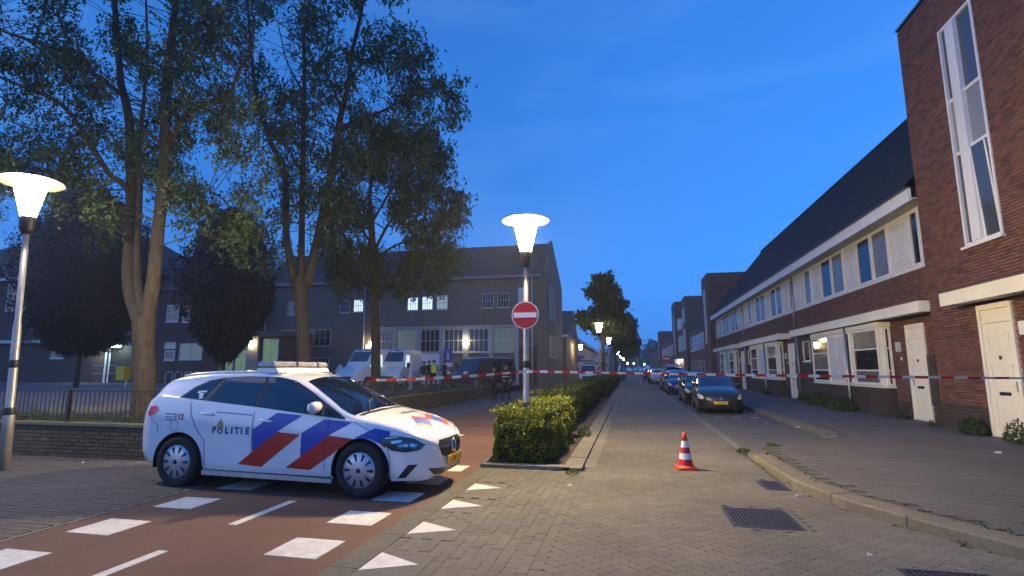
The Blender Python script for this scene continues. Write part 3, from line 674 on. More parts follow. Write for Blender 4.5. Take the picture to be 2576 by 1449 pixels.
# ------------------------------------------------------------------ old hall across the yard
Yh = 43.0; fh = FY(Yh)
hall = thing('school_hall', (-6.65, Yh, .3), 'large grey brown brick hall with tall windows and steep roof behind the vans', 'building')
prof = [(Yh, -.1), (Yh, 9.3), (46.4, 12.75), (53.2, 9.5), (53.2, -.1)]
MB().prism(prof, -33.2, -6.75, lambda u, v, t: (t, u, v)).build('wall', BR_HALL, hall)
gp = [(Yh - .0, -.1), (Yh, 9.7), (46.0, 13.0), (46.8, 13.0), (53.3, 9.7), (53.3, -.1)]
MB().prism(gp, -6.74, -6.55, lambda u, v, t: (t, u, v)).build('gable_wall', BR_HALLY, hall)
tiled_roof(hall, Yh - .25, 9.42, 46.5, 12.86, -33.4, -6.76, ROOFB, 'x', 14)
tiled_roof(hall, 53.5, 9.45, 46.5, 12.86, -33.4, -6.76, ROOFB, 'x', 14, 'rear_roof_tiles')
MB().box(-33.4, -6.9, Yh - .32, Yh - .02, 9.2, 9.42).build('gutter', M('grey_gutter', (.16, .17, .19), .5), hall)
LEADED = M('dark_window_glass', (.02, .022, .026), .12, spec=.7)
GREYF = M('grey_window_frame', (.40, .41, .42), .5)
for (a, b, z0, z1, lit) in ((-25.34, -24.4, 6.6, 7.7, 0), (-24.04, -23.05, 6.62, 7.75, 2), (-22.3, -21.5, 6.62, 7.7, 0), (-18.87, -17.85, 6.64, 7.8, 1), (-17.51, -16.5, 6.66, 7.85, 1), (-16.17, -15.15, 6.66, 7.9, 3), (-12.09, -11.08, 6.68, 7.95, 0), (-10.73, -9.72, 6.7, 7.95, 0), (-30.7, -29.7, 6.5, 7.7, 0)):
    g = {0: LEADED, 1: WINLIT, 2: WINLIT, 3: M('softly_lit_window', (.2, .3, .3), .3, emit=(.55, .8, .8), estr=.10)}[lit]
    window(hall, fh, a, b, z0, z1, 4, 2, .06, .04, GREYF, g, .06, True)
m = MB(); fb(m, fh, -8.95, -8.2, 5.2, 8.35, 0, .06); m.build('shutter', M('pale_blue_shutter', (.45, .52, .6), .5), hall)
for a, b in ((-31.7, -29.3), (-28.6, -28.0), (-27.83, -26.15)): window(hall, fh, a, b, 3.62, 5.12, max(2, int((b - a) / .42)), 2, .06, .04, GREYF, LEADED, .05, True)
window(hall, fh, -27.73, -26.2, 1.3, 2.6, 4, 1, .06, .04, GREYF, LEADED, .05, True)
big = [(-21.6, -20.05), (-19.75, -17.95), (-17.56, -15.79), (-15.44, -13.7), (-13.21, -11.46), (-11.07, -9.28)]
PIL = M('grey_pilaster', (.30, .31, .32), .7, var=.1)
for i, (a, b) in enumerate(big):
    window(hall, fh, a, b, 3.0, 4.97, 4, 2, .07, .045, GREYF, WINDIM if i in (1, 5) else LEADED, .08, True)
    m = MB(); fb(m, fh, b + .02, (big[i + 1][0] if i < 5 else b + .4) - .02, .3, 5.2, 0, .14); m.build('pilaster', PIL, hall)
m = MB(); fb(m, fh, -21.8, -8.9, 5.02, 5.24, 0, .10); m.build('lintel', PIL, hall)
m = MB(); fb(m, fh, -17.56, -15.79, .3, 2.88, 0, .05); m.build('double_door', WHITE, hall)
m = MB(); fb(m, fh, -9.2, -7.4, .3, 3.4, 0, .05); m.build('side_door', DARKMET, hall)
for x in (-32.9, -22.9, -7.77): MB().tube([(x, Yh - .1, 9.2), (x, Yh - .1, .3)], .06, 8).build('rain_pipe', GREYF, hall, True)
gw = FX(-6.55, 1)
for a, b in ((44.4, 45.5), (46.4, 47.5)): window(hall, gw, a, b, 5.9, 8.7, 2, 4, .06, .04, GREYF, LEADED, .05, True)
for a in (44.3, 46.2, 48.0): window(hall, gw, a, a + .9, 2.6, 4.4, 2, 2, .06, .04, GREYF, LEADED, .05, True)
def wall_lamp(parent, x, z, y):
    MB().box(x - .05, x + .05, y - .22, y, z + .08, z + .14).build('lamp_arm', DARKMET, parent); MB().lathe([(.05, -.28), (.16, .05), (.14, .10)], (x, y - .22, z), 12).build('lamp_glass', LAMPW, parent)
wall_lamp(hall, -13.45, 3.9, Yh - .16); wall_lamp(hall, -22.1, 3.85, Yh - .02)
m = MB(); fb(m, fh, -22.75, -22.0, .5, 3.7, 0, .03); m.build('cream_panel', CREAM, hall)
# ------------------------------------------------------------------ dark school at the left
Ys = 40.0; k_ = Ys / 36; fs = FY(Ys)
sch = thing('school_building', (-48, Ys, .3), 'dark brick school with hipped roofs behind the big trees at left', 'building')
def zz(z): return 1.6 + (z - 1.6) * k_
MB().box(-75, -39.5 * k_, Ys, Ys + 12, 0, zz(9.6)).build('wall', BR_SCH, sch)
MB().box(-39.5 * k_ + .01, -33.4, Ys + .6, Ys + 12, 0, zz(8.0)).build('low_wing', BR_SCH, sch)
MB().add([(-75, Ys - .5, zz(9.6)), (-39 * k_, Ys - .5, zz(9.6)), (-39 * k_, Ys + 12, zz(9.6)), (-75, Ys + 12, zz(9.6)), (-70, Ys + 6, zz(14.2)), (-45 * k_, Ys + 6, zz(14.2))], [(0,1,5,4),(1,2,5),(2,3,4,5),(3,0,4),(3,2,1,0)]).build('hipped_roof', ROOFR, sch)
MB().add([(-39.3 * k_, Ys + .2, zz(8.02)), (-33.3, Ys + .2, zz(8.02)), (-33.3, Ys + 12, zz(8.02)), (-39.3 * k_, Ys + 12, zz(8.02)), (-38.5 * k_, Ys + 6, zz(12.0)), (-36.5, Ys + 6, zz(11.0))], [(0,1,5,4),(1,2,5),(2,3,4,5),(3,0,4),(3,2,1,0)]).build('wing_roof', ROOFR, sch)
MB().box(-54.5 * k_, -53.0 * k_, Ys + 1, Ys + 2.2, zz(9.6), zz(15.2)).build('chimney', BR_SCH, sch)
WF = M('bluish_white_frame', (.5, .52, .55), .5)
m = MB(); fb(m, fs, -75, -39.6 * k_, zz(9.35), zz(9.6), .3, .5); m.build('eave_board', WF, sch)
m = MB(); fb(m, fs, -75, -48.9 * k_, zz(3.8), zz(4.05), 0, .5); m.build('string_course', WF, sch)
window(sch, fs, -54.1 * k_, -50.7 * k_, zz(6.7), zz(9.1), 3, 3, .12, .08, WF, LEADED, .1, True)
window(sch, fs, -43.6 * k_, -40.2 * k_, zz(4.45), zz(7.1), 3, 3, .12, .1, WF, LEADED, .1, True)
window(sch, fs, -48.3 * k_, -47 * k_, zz(2.5), zz(3.3), 1, 1, .1, .06, WF, LEADED, .1, True)
f2 = FY(Ys + .6)
for a, b, z0, z1, nu, nz, g in ((-37.4, -36.2, 5.45, 6.85, 1, 2, LEADED), (-35.8, -34.7, 5.4, 6.8, 1, 2, LEADED), (-35.8, -33.6, 2.35, 3.65, 2, 2, WINDIM), (-37.2, -36.2, 2.3, 3.1, 1, 1, LEADED), (-37.3, -36.2, 3.3, 3.75, 2, 1, WINDIM)):
    window(sch, f2, a * k_, b * k_, zz(z0), zz(z1), nu, nz, .11, .09, WF, g, .09, True)
m = MB(); fb(m, fs, -44.6 * k_, -39.6 * k_, zz(3.5), zz(3.72), 0, 1.6); m.build('entrance_canopy', WF, sch)
m = MB(); fb(m, fs, -43.6 * k_, -40.0 * k_, .35, zz(3.45), -.5, .01); m.build('porch_recess_shade', BLACK, sch)  # solid black block, the shade of the recess as colour
m = MB(); fb(m, fs, -43.5 * k_, -42.6 * k_, .35, 2.8, .03, .08); m.build('entrance_door', M('brown_door', (.10, .05, .03), .5), sch)
m = MB(); fb(m, fs, -42.5 * k_, -42.35 * k_, .35, zz(3.4), .03, .12); fb(m, fs, -42.1 * k_, -42.0 * k_, .35, zz(3.4), .03, .12); m.build('door_post', WHITE, sch)
for x in (-43.0, -40.9): m = MB(); fb(m, fs, (x - .28) * k_, (x + .28) * k_, zz(3.36), zz(3.49), .5, .9); m.build('canopy_lamp', LAMPC, sch)
for z in (1.2, 1.9): MB().tube([(-42 * k_, Ys - 1.6, z), (-39.7 * k_, Ys - 1.6, z)], .03, 6).build('hand_rail', ALU, sch)
text_mesh('40', .75, M('letter_grey', (.45, .45, .45), .5), 'number', sch, lambda u, v: (-42.7 * k_ + u - (-48), Ys - .02 - Ys, zz(3.95) + v - .3))
# glazed link with lamp, between school and hall
lk = thing('glazed_porch', (-31, 38.5, .3), 'small glazed porch with lit lamp between school and hall', 'porch')
MB().box(-34.4, -28.4, 39.2, 42.9, .3, 4.3).build('wall', BR_SCH, lk)
MB().box(-34.8, -28.0, 38.6, 42.9, 4.302, 4.75).build('roof_edge', ZINC, lk)
GREENW = M('green_lit_glass', (.03, .06, .03), .2, emit=(.35, .7, .35), estr=.06)
for a, b in ((-33.9, -32.9), (-32.7, -31.6), (-30.1, -28.6)): window(lk, FY(39.2), a, b, 1.4, 4.1, 2, 2, .08, .06, WF, GREENW, .06, True)
MB().box(-31.45, -30.4, 38.9, 39.18, .3, 4.29).build('pillar', M('grey_render', (.28, .27, .24), .8), lk)
MB().lathe([(.08, -.35), (.15, .1), (.12, .2)], (-30.9, 38.65, 3.7), 12).build('lamp_glass', M('dim_wall_lamp', (1, .9, .7), .4, emit=(1, .82, .5), estr=9), lk)
# ------------------------------------------------------------------ houses on the left farther up
oh = thing('corner_house', (-9.5, 60, 0), 'ochre lit corner house beyond the hall on the left', 'house')
MB().box(-16, -7.3, 63, 76, -.05, 5.6).build('wall', BR_OR, oh)
MB().add([(-16.2, 62.6, 5.5), (-7.1, 62.6, 5.5), (-7.1, 76.4, 5.5), (-16.2, 76.4, 5.5), (-16.2, 69.5, 9.2), (-7.1, 69.5, 9.2)], [(0,1,5,4),(2,3,4,5),(3,0,4),(1,2,5),(3,2,1,0)]).build('roof', ROOFB, oh)
MB().box(-16.3, -7.0, 62.35, 62.6, 5.35, 5.6).build('eave_board', WHITE, oh)
window(oh, FY(63), -9.9, -9.0, 3.4, 5.2, 1, 2, .08, .05, CREAM, CURT, .05, True)
MB().box(-10.9, -10.1, 62.3, 62.98, 0, 4.9).build('pillar', WHITE, oh)
MB().box(-9.8, -8.5, 62.0, 62.98, 2.5, 2.65).build('door_hood', CREAM, oh); MB().box(-9.7, -9.5, 62.5, 62.7, 0, 2.5).build('hood_post', CREAM, oh)
f_ = MB()
for (x, z, s_) in ((-8.3, 2.9, .28), (-8.1, 2.5, .3), (-8.4, 2.2, .26), (-8.0, 2.15, .2), (-8.25, 3.25, .2)): f_.obox((x, 62.9, z), (s_, .14, s_ * 1.3), Matrix.Rotation(s_ * 4, 3, 'Y'))
f_.build('wall_relief', M('dark_relief', (.12, .11, .11), .6, var=.4, vscale=9), oh)
for k, (ya, yb, ze, zr, lb) in enumerate(((76.5, 110, 5.4, 8.6, 'brown brick row on the left behind the street lamps, nearest part'), (110.1, 150, 5.3, 8.3, 'brown brick row on the left, farther part behind the street tree'), (150.1, 260, 5.2, 8.0, 'distant end of the left brick row'))):
    b = thing('terraced_house', (-7.3, ya, 0), lb, 'house', 'brick rows on the left')
    MB().box(-15, -7.3, ya, yb, -.05, ze).build('wall', BR_FAR_G, b)
    MB().box(-7.298, -7.28, ya, yb, -.05, ze - .02).build('street_wall', brick_tex('brown_brick_far_y', (.135, .095, .07), (.11, .078, .058), (.11, .09, .07), plane='yz'), b)
    MB().prism([(-6.9, ze), (-11.2, zr), (-15.4, ze)], ya, yb, lambda u, v, t: (u, t, v)).build('roof', ROOFB, b)
    MB().box(-6.95, -6.8, ya, yb, ze - .12, ze + .08).build('gutter', WHITE, b)
    nw = int((yb - ya) / 3)
    for q in range(min(nw, 13)):
        y0 = ya + 1 + q * 3; window(b, FX(-7.28, 1), y0, y0 + 1.8, 3.3, 4.9, 3, 1, .07, .06, WHITE, LEADED, .05, False)
        window(b, FX(-7.28, 1), y0, y0 + 1.3, .8, 2.4, 2, 1, .08, .06, WHITE, LEADED, .05, False)
# ================================================================== vehicles
def spl(xs, ys):
    xs = np.array(xs, float); ys = np.array(ys, float); h = np.diff(xs); d = np.diff(ys) / h
    m = np.zeros(len(xs)); m[0], m[-1] = d[0], d[-1]
    for i in range(1, len(xs) - 1):
        m[i] = 0 if d[i - 1] * d[i] <= 0 else 2 / (1 / d[i - 1] + 1 / d[i])
    def f(x):
        x = min(max(x, xs[0]), xs[-1]); i = int(min(np.searchsorted(xs, x, 'right') - 1, len(xs) - 2)); i = max(i, 0)
        t = (x - xs[i]) / h[i]; t2, t3 = t * t, t * t * t
        return float(ys[i] * (2 * t3 - 3 * t2 + 1) + m[i] * h[i] * (t3 - 2 * t2 + t) + ys[i + 1] * (-2 * t3 + 3 * t2) + m[i + 1] * h[i] * (t3 - t2))
    return f
def tab(*p): return spl([a for a, _ in p], [b for _, b in p])
class CarBody:
    "lofted body: x forward from the rear axle, y to the left, z up"
    def __init__(s, wb=2.729, x0=-.80, x1=3.62, sw=1., T=None):
        s.x0, s.x1, s.wb = x0, x1, wb
        g = lambda k, d: tab(*(T or {}).get(k, d))
        s.top = g('top', [(-.80,.80),(-.785,.98),(-.74,1.10),(-.66,1.24),(-.55,1.40),(-.42,1.475),(-.1,1.522),(.4,1.548),(.9,1.548),(1.35,1.525),(1.65,1.475),(1.9,1.395),(2.3,1.215),(2.62,1.06),(2.72,1.025),(3.0,.965),(3.25,.89),(3.45,.79),(3.55,.71),(3.60,.62),(3.62,.55)])
        s.belt = g('belt', [(-.80,.72),(-.74,1.0),(-.6,1.14),(-.4,1.19),(-.07,1.165),(1.15,1.06),(2.47,.925),(2.75,.90),(3.05,.845),(3.3,.77),(3.48,.68),(3.58,.60),(3.62,.52)])
        s.rail = g('rail', [(-.80,.75),(-.74,1.04),(-.66,1.18),(-.5,1.36),(-.36,1.425),(-.1,1.465),(.3,1.495),(.9,1.497),(1.25,1.475),(1.5,1.425),(1.75,1.335),(2.1,1.15),(2.47,.955),(2.75,.915),(3.05,.86),(3.3,.785),(3.48,.695),(3.58,.61),(3.62,.53)])
        s.wr = g('wr', [(-.80,.60),(-.7,.66),(-.5,.64),(-.1,.645),(.9,.655),(1.5,.645),(1.9,.68),(2.3,.745),(2.6,.79),(3.0,.77),(3.25,.70),(3.42,.60),(3.53,.46),(3.59,.32),(3.62,.18)])
        s.w = g('w', [(-.80,.64),(-.775,.73),(-.70,.80),(-.5,.86),(0,.89),(.6,.897),(2.0,.897),(2.72,.897),(3.0,.875),(3.25,.82),(3.42,.72),(3.53,.58),(3.59,.42),(3.62,.24)])
        s.bot = g('bot', [(-.80,.45),(-.7,.33),(-.45,.26),(0,.22),(2.7,.20),(3.2,.20),(3.45,.19),(3.55,.21),(3.62,.28)])
        s.sw = sw; s.cache = {}
    def ctrl(s, x):
        w, wr, zb, zt, zk, zr = s.w(x) * s.sw, s.wr(x) * s.sw, s.bot(x), s.top(x), s.belt(x), s.rail(x)
        zr = max(zr, zk + .015); zt = max(zt, zr + .005); wr = min(wr, w - .04); hb = zk - zb
        return [(0, zb), (w * .6, zb), (w - .07, zb), (w - .03, zb + .10 * hb), (w - .012, zb + .26 * hb), (w - .002, zb + .48 * hb), (w, zb + .66 * hb), (w - .008, zb + .82 * hb), (w - .03, zk - .035), (w - .042, zk), (w - .055, zk + .012),
                (wr + .30 * (w - .055 - wr), zk + .72 * (zr - zk)), (wr + .03 * 1, zr - .02 * min(1, (zr - zk) * 4)), (wr - .035, zr + .25 * (zt - zr)), (wr * .72, zr + .62 * (zt - zr)), (wr * .38, zr + .9 * (zt - zr)), (0, zt)]
    def sec(s, x):
        k = round(x, 4)
        if k not in s.cache:
            P = s.ctrl(x); out = []
            for i in range(len(P) - 1):
                n = 2 if i < 2 else 4
                p0, p1, p2, p3 = P[max(i - 1, 0)], P[i], P[i + 1], P[min(i + 2, len(P) - 1)]
                for q in range(n):
                    t = q / n
                    if i in (0, 1, 2, 8, 9, 10): out.append((p1[0] + (p2[0] - p1[0]) * t, p1[1] + (p2[1] - p1[1]) * t)); continue
                    c = [.5 * (2 * p1[a] + (p2[a] - p0[a]) * t + (2 * p0[a] - 5 * p1[a] + 4 * p2[a] - p3[a]) * t * t + (3 * p1[a] - p0[a] - 3 * p2[a] + p3[a]) * t ** 3) for a in (0, 1)]
                    out.append((max(c[0], 0), c[1]))
            out.append(P[-1]); s.cache[k] = out
        return s.cache[k]
    def side_y(s, x, z):
        P = s.sec(x)
        best = 0.
        for (y0, z0), (y1, z1) in zip(P, P[1:]):
            if min(z0, z1) - 1e-6 <= z <= max(z0, z1) + 1e-6 and abs(z1 - z0) > 1e-6:
                best = max(best, y0 + (y1 - y0) * (z - z0) / (z1 - z0))
        return best
    def top_z(s, x, y):
        P = s.sec(x)[20:]
        y = abs(y); best = None
        for (y0, z0), (y1, z1) in zip(P, P[1:]):
            if min(y0, y1) - 1e-6 <= y <= max(y0, y1) + 1e-6:
                zz_ = z0 + (z1 - z0) * ((y - y0) / (y1 - y0) if abs(y1 - y0) > 1e-6 else 0); best = zz_ if best is None else max(best, zz_)
        return best if best is not None else P[0][1]
    def front_x(s, y, z, front=True):
        lo, hi = (s.x1 - .9, s.x1) if front else (s.x0 + .6, s.x0)
        for _ in range(24):
            m = (lo + hi) / 2
            if s.side_y(m, z) >= abs(y) and s.bot(m) <= z <= s.top(m): lo = m
            else: hi = m
        return lo
    def body(s, root, mat, ra=.375, hub=.33, arches=True):
        xs = sorted(set(np.round(np.concatenate([np.linspace(s.x0, s.x1, 130), np.linspace(s.x1 - .12, s.x1, 14), np.linspace(s.x0, s.x0 + .1, 10)]), 4)))
        n = len(s.sec(xs[0])); V = []
        for x in xs:
            sec = s.sec(float(x)); V.append([(x, -y, z) for y, z in sec] + [(x, y, z) for y, z in reversed(sec[:-1])])
        m = len(V[0]); A = np.array(V)
        # wheel arches
        keep = np.ones((len(xs) - 1, m - 1), bool)
        if arches:
            for hx in (0.0, s.wb):
                r = np.hypot(A[:, :, 0] - hx, A[:, :, 2] - hub); inside = (r < ra) & (np.abs(A[:, :, 1]) > .45)
                low = (A[:, :, 2] < hub) & (np.abs(A[:, :, 0] - hx) < ra) & (np.abs(A[:, :, 1]) > .45); ins = inside | low
                allin = ins[:-1, :-1] & ins[1:, :-1] & ins[:-1, 1:] & ins[1:, 1:]; keep &= ~allin
                anyin = ins & True; f = np.where(r > 1e-6, ra / np.maximum(r, 1e-6), 1)
                sel = ins & (A[:, :, 2] >= hub)
                A[:, :, 0] = np.where(sel, hx + (A[:, :, 0] - hx) * f, A[:, :, 0]); A[:, :, 2] = np.where(sel, hub + (A[:, :, 2] - hub) * f, A[:, :, 2])
                sel = ins & (A[:, :, 2] < hub) & ~inside | (ins & (A[:, :, 2] < hub))
                A[:, :, 0] = np.where(sel & (np.abs(A[:, :, 0] - hx) < ra), hx + np.sign(A[:, :, 0] - hx) * ra, A[:, :, 0])
        I, J = np.where(keep); a = I * m + J
        F = np.stack([a, a + m, a + m + 1, a + 1], 1)
        ob = np_mesh('body', A.reshape(-1, 3), F, mat, root, True)
        bm = bmesh.new(); bm.from_mesh(ob.data)
        bv = list(bm.verts); bm.verts.ensure_lookup_table()
        for i in (0, len(xs) - 1):
            ring = [bm.verts[i * m + j] for j in range(m)]
            try: f_ = bm.faces.new(ring if i == 0 else ring[::-1]); f_.smooth = True
            except ValueError: pass
        bmesh.ops.recalc_face_normals(bm, faces=bm.faces)
        loose = [v for v in bm.verts if not v.link_faces]; bmesh.ops.delete(bm, geom=loose, context='VERTS')
        bm.to_mesh(ob.data); bm.free()
        return ob
    def patch(s, poly, fn, name, mat, parent, step=.05, thick=0.0):
        "conforming panel over a 2-D outline"
        P = [Vector(p) for p in poly]; n = len(P); xs = [p.x for p in P]; ys = [p.y for p in P]; extra = []
        # split outline
        out = []
        for i in range(n):
            a, b = P[i], P[(i + 1) % n]; k = max(1, int((b - a).length / step))
            out += [a.lerp(b, q / k) for q in range(k)]
        pl = [(p.x, p.y) for p in out]
        x = min(xs) + step * .5
        while x < max(xs):
            y = min(ys) + step * .5
            while y < max(ys):
                if inpoly(x, y, pl) and min((Vector((x, y)) - q).length for q in out) > step * .45: extra.append(Vector((x, y)))
                y += step
            x += step
        vs2, es, fs, *_ = delaunay_2d_cdt(out + extra, [(i, (i + 1) % len(out)) for i in range(len(out))], [], 1, 1e-5)
        mb = MB(); mb.add([fn(v.x, v.y) for v in vs2], [tuple(f) for f in fs])
        ob = mb.build(name, mat, parent, True); return ob
    def side(s, side, off): return lambda u, v: (u, side * (s.side_y(u, v) + off), v)
    def topf(s, off): return lambda u, v: (u, v, s.top_z(u, v) + off)
    def front(s, off, fr=True): return lambda u, v: (s.front_x(u, v, fr) + (off if fr else -off), u, v)
TYRE = M('tyre', (.016, .016, .017), .8, var=.2, vscale=30)
RIM = M('wheel_cover', (.50, .50, .51), .32, metal=.55)
RIMD = M('wheel_slot', (.012, .012, .012), .6)
CHROME = M('chrome', (.75, .75, .76), .12, metal=1)
CARGL = M('car_glass', (.006, .010, .022), .03, spec=1.0)
PLATEY = M('yellow_plate', (.75, .42, .01), .4)
PLATEB = M('plate_blue', (.02, .06, .35), .4)
INK = M('black_ink', (.02, .02, .02), .5)
BLKPL = M('black_trim', (.014, .014, .015), .4)
def wheel(root, x, y, r, side, slots=10, w=.20, hub=.33, style=0):
    o = MB(); c = (x, y, hub)
    t = .5 * w * side
    o.lathe([(r * .68, -t), (r * .93, -t), (r, -t * .72), (r, t * .72), (r * .93, t), (r * .70, t), (r * .66, t * .8)], c, 32, 'y', cap=False)
    wh = o.build('wheel', TYRE, root, True)
    q = MB(); q.lathe([(r * .665, 0), (r * .665, t * .82), (r * .62, t * .98), (r * .28, t * 1.06), (r * .12, t * 1.12), (.001, t * 1.13)], c, 32, 'y', cap=False); q.build('rim', RIM, wh, True)
    q = MB()
    for k in range(slots):
        a = 2 * math.pi * k / slots; ca, sa = math.cos(a), math.sin(a); b = r * .045
        P = [(r * .58, -b * 1.5), (r * .60, b * 1.3), (r * .34, b * .55), (r * .33, -b * .55)]
        vs = []
        for rr, tt in P:
            yy = t * (.985 + (.62 - rr / r) * .235) + .004 * side
            vs.append((x + rr * ca - tt * sa, y + yy, hub + rr * sa + tt * ca))
        q.add(vs, [(0, 1, 2, 3) if side > 0 else (3, 2, 1, 0)])
    q.build('rim_slots', RIMD, wh)
    MB().lathe([(r * .09, t * 1.10), (r * .09, t * 1.17), (.001, t * 1.18)], c, 14, 'y', cap=False).build('hub_cap', DARKMET, wh, True)
    return wh
def arch_liner(root, x, y, r, side, hub=.33):
    m = MB(); m.lathe([(r, side * .0), (r, -side * .40)], (x, y, hub), 28, 'y', cap=False, a0=-.25, a1=math.pi + .25)
    m.lathe([(r, -side * .40), (.01, -side * .40)], (x, y, hub), 28, 'y', cap=False); m.build('wheel_arch', BLKPL, root, True)
def plate(root, x, y, z, text, w=.52, h=.11, fx=1, cb=None):
    o = MB().box(x - .006, x + .006, y - w / 2, y + w / 2, z - h / 2, z + h / 2).build('number_plate', PLATEY, root)
    yb = y + fx * (w / 2 - .022)
    MB().box(x + fx * .0062, x + fx * .009, yb - .02, yb + .02, z - h / 2 + .004, z + h / 2 - .004).build('plate_band', PLATEB, o)
    text_mesh(text, h * .78, INK, 'plate_text', o, lambda u, v: (x + fx * .0085, y - .02 * fx + fx * u * -1 * (-1 if fx > 0 else -1), z - h * .28 + v), bold=.002)
    return o
def mirror_part(c, root, side, mat, x=2.0, z=1.06, y=None):
    y = y or c.side_y(x, z) ; yy = side * (y + .10)
    o = MB()
    o.lathe([(.001, -.13), (.05, -.12), (.075, -.05), (.08, .02), (.07, .09), (.03, .12), (.001, .125)], (0, 0, 0), 14, 'y')
    o.v = [(x + p[0] * .75 + .02, yy + p[1], z + .01 + p[2] * 1.0) for p in o.v]
    m = o.build('mirror', mat, root, True)
    MB().box(x - .04, x + .05, side * (y - .03), side * (y + .05), z - .075, z - .045).build('mirror_arm', BLKPL, m)
    MB().obox((x - .045, yy, z + .01), (.01, .20, .11)).build('mirror_glass', CARGL, m)
# ------------------------------------------------------------------ the police car
CX, CY, CH, CS = -6.14, 7.31, -.018, 1.02
pc = thing('police_car', (CX, CY, 0), 'white police car with blue and red diagonal stripes and roof light bar', 'car', rz=CH, local=True, scale=CS)
PWHITE = M('white_car_paint', (.82, .81, .80), .2, coat=.9, var=.03, vscale=2, dirt=.05)
PBLUE = M('police_blue', (.004, .055, .38), .35)
PRED = M('police_red', (.52, .025, .016), .35)
GOLD = M('gold_print', (.45, .25, .07), .4)
SEAM = M('panel_gap', (.035, .035, .035), .7)
NAVY = M('navy_print', (.02, .035, .14), .45)
c = CarBody()
c.body(pc, PWHITE, .385)
MB().prism([(.42, .20), (2.32, .17), (2.32, .27), (.42, .30)], -.84, .84, lambda u, v, t: (u, t, v)).build('sill', BLKPL, pc)
for sd in (-1, 1):
    MB().prism([(.40, .175), (2.34, .155), (2.34, .205), (.40, .235)], sd * .842, sd * .878, lambda u, v, t: (u, t, v)).build('sill_trim', STEEL, pc)
    for hx in (0, 2.729): wheel(pc, hx, sd * .795, .335, sd, 10, .22); arch_liner(pc, hx, sd * .895, .388, sd)
    f = c.side(sd, .0105)
    c.patch([(-.10, 1.178), (.30, 1.145), (1.15, 1.072), (2.25, .958), (2.48, .935), (2.10, 1.145), (1.80, 1.315), (1.60, 1.41), (1.36, 1.458), (.88, 1.468), (.50, 1.448), (.26, 1.41), (.06, 1.325)], c.side(sd, .007), 'window_surround', BLKPL, pc, .03)
    # glass: quarter light, rear door, front door, mirror triangle
    c.patch([(-.06, 1.185), (.29, 1.155), (.455, 1.43), (.30, 1.405), (.10, 1.32)], f, 'quarter_window', CARGL, pc)
    c.patch([(.38, 1.147), (1.125, 1.083), (1.165, 1.452), (.88, 1.46), (.525, 1.443)], f, 'rear_side_window', CARGL, pc)
    c.patch([(1.175, 1.079), (2.235, .972), (2.06, 1.12), (1.80, 1.298), (1.58, 1.40), (1.36, 1.448), (1.205, 1.453)], f, 'front_side_window', CARGL, pc)
    c.patch([(2.255, .970), (2.455, .948), (2.20, 1.07), (2.09, 1.125)], f, 'mirror_triangle', BLKPL, pc)
    c.patch([(1.13, 1.083), (1.17, 1.079), (1.20, 1.434), (1.17, 1.434)], f, 'pillar_trim', BLKPL, pc)
    g = c.side(sd, .003); g2 = c.side(sd, .0055)
    s1 = 0.0
    # striping
    c.patch([(1.165, .78), (1.50, 1.0), (1.875, .972), (1.54, .762), (1.30, .59), (1.178, .50)], g, 'blue_stripe', PBLUE, pc)
    c.patch([(1.54, .762), (1.88, .735), (1.317, .31), (.957, .332), (1.178, .50), (1.30, .59)], g, 'red_stripe', PRED, pc)
    c.patch([(1.898, .757), (2.198, .93), (2.47, .912), (2.59, .90), (2.286, .735), (2.05, .57), (1.89, .46)], g, 'blue_stripe', PBLUE, pc)
    c.patch([(2.286, .735), (2.62, .705), (2.36, .52), (2.03, .30), (1.676, .315), (1.89, .46), (2.05, .57)], g, 'red_stripe', PRED, pc)
    c.patch([(2.645, .712), (2.906, .838), (3.10, .80), (3.10, .735), (2.985, .655), (2.86, .705), (2.70, .715)], g, 'blue_stripe', PBLUE, pc)
    c.patch([(3.10, .735), (3.13, .70), (3.05, .60), (2.985, .655)], g, 'red_stripe', PRED, pc)
    # seams, handles
    for P in ([(1.150, 1.07), (1.158, 1.07), (1.164, .80), (1.166, .31), (1.158, .31), (1.156, .80)], [(2.268, .935), (2.276, .935), (2.256, .62), (2.232, .31), (2.224, .31), (2.248, .62)], [(.112, 1.13), (.120, 1.13), (.17, .95), (.30, .74), (.422, .62), (.436, .30), (.428, .30), (.414, .62), (.292, .735), (.162, .95)]):
        c.patch(P, g2, 'door_seam', SEAM, pc, .08)
    for P in ([(2.55, .93), (2.56, .93), (3.02, .745), (3.01, .74)], [(3.06, .70), (3.068, .70), (3.10, .55), (3.13, .40), (3.122, .40), (3.092, .55)], [(-.55, .90), (-.55, .892), (-.40, .80), (-.38, .70), (-.372, .70), (-.392, .80)]): c.patch(P, g2, 'panel_seam', SEAM, pc, .08)
    fr_ = [(-.10 + .075 * math.cos(a_), .80 + .075 * math.sin(a_)) for a_ in np.linspace(0, 6.283, 25)]; fi_ = [(-.10 + .070 * math.cos(a_), .80 + .070 * math.sin(a_)) for a_ in np.linspace(0, 6.283, 25)]
    if sd < 0: mb = MB(); mb.add([(u, sd * (c.side_y(u, v) + .004), v) for u, v in fr_ + fi_], [(i, i + 1, 26 + i, 25 + i) for i in range(24)]); mb.build('fuel_flap', SEAM, pc)
    for hx, hz in ((.43, .965), (1.37, .895)):
        yb = c.side_y(hx, hz); h = MB().tube([(hx - .11, sd * (yb - .005), hz + .012), (hx - .08, sd * (yb + .03), hz + .01), (hx + .08, sd * (yb + .032), hz - .006), (hx + .11, sd * (yb - .005), hz - .01)], [.012, .016, .016, .012], 8); h.build('door_handle', PWHITE, pc, True)
    # lettering (reads forwards on both sides)
    dirn = 1 if sd < 0 else -1
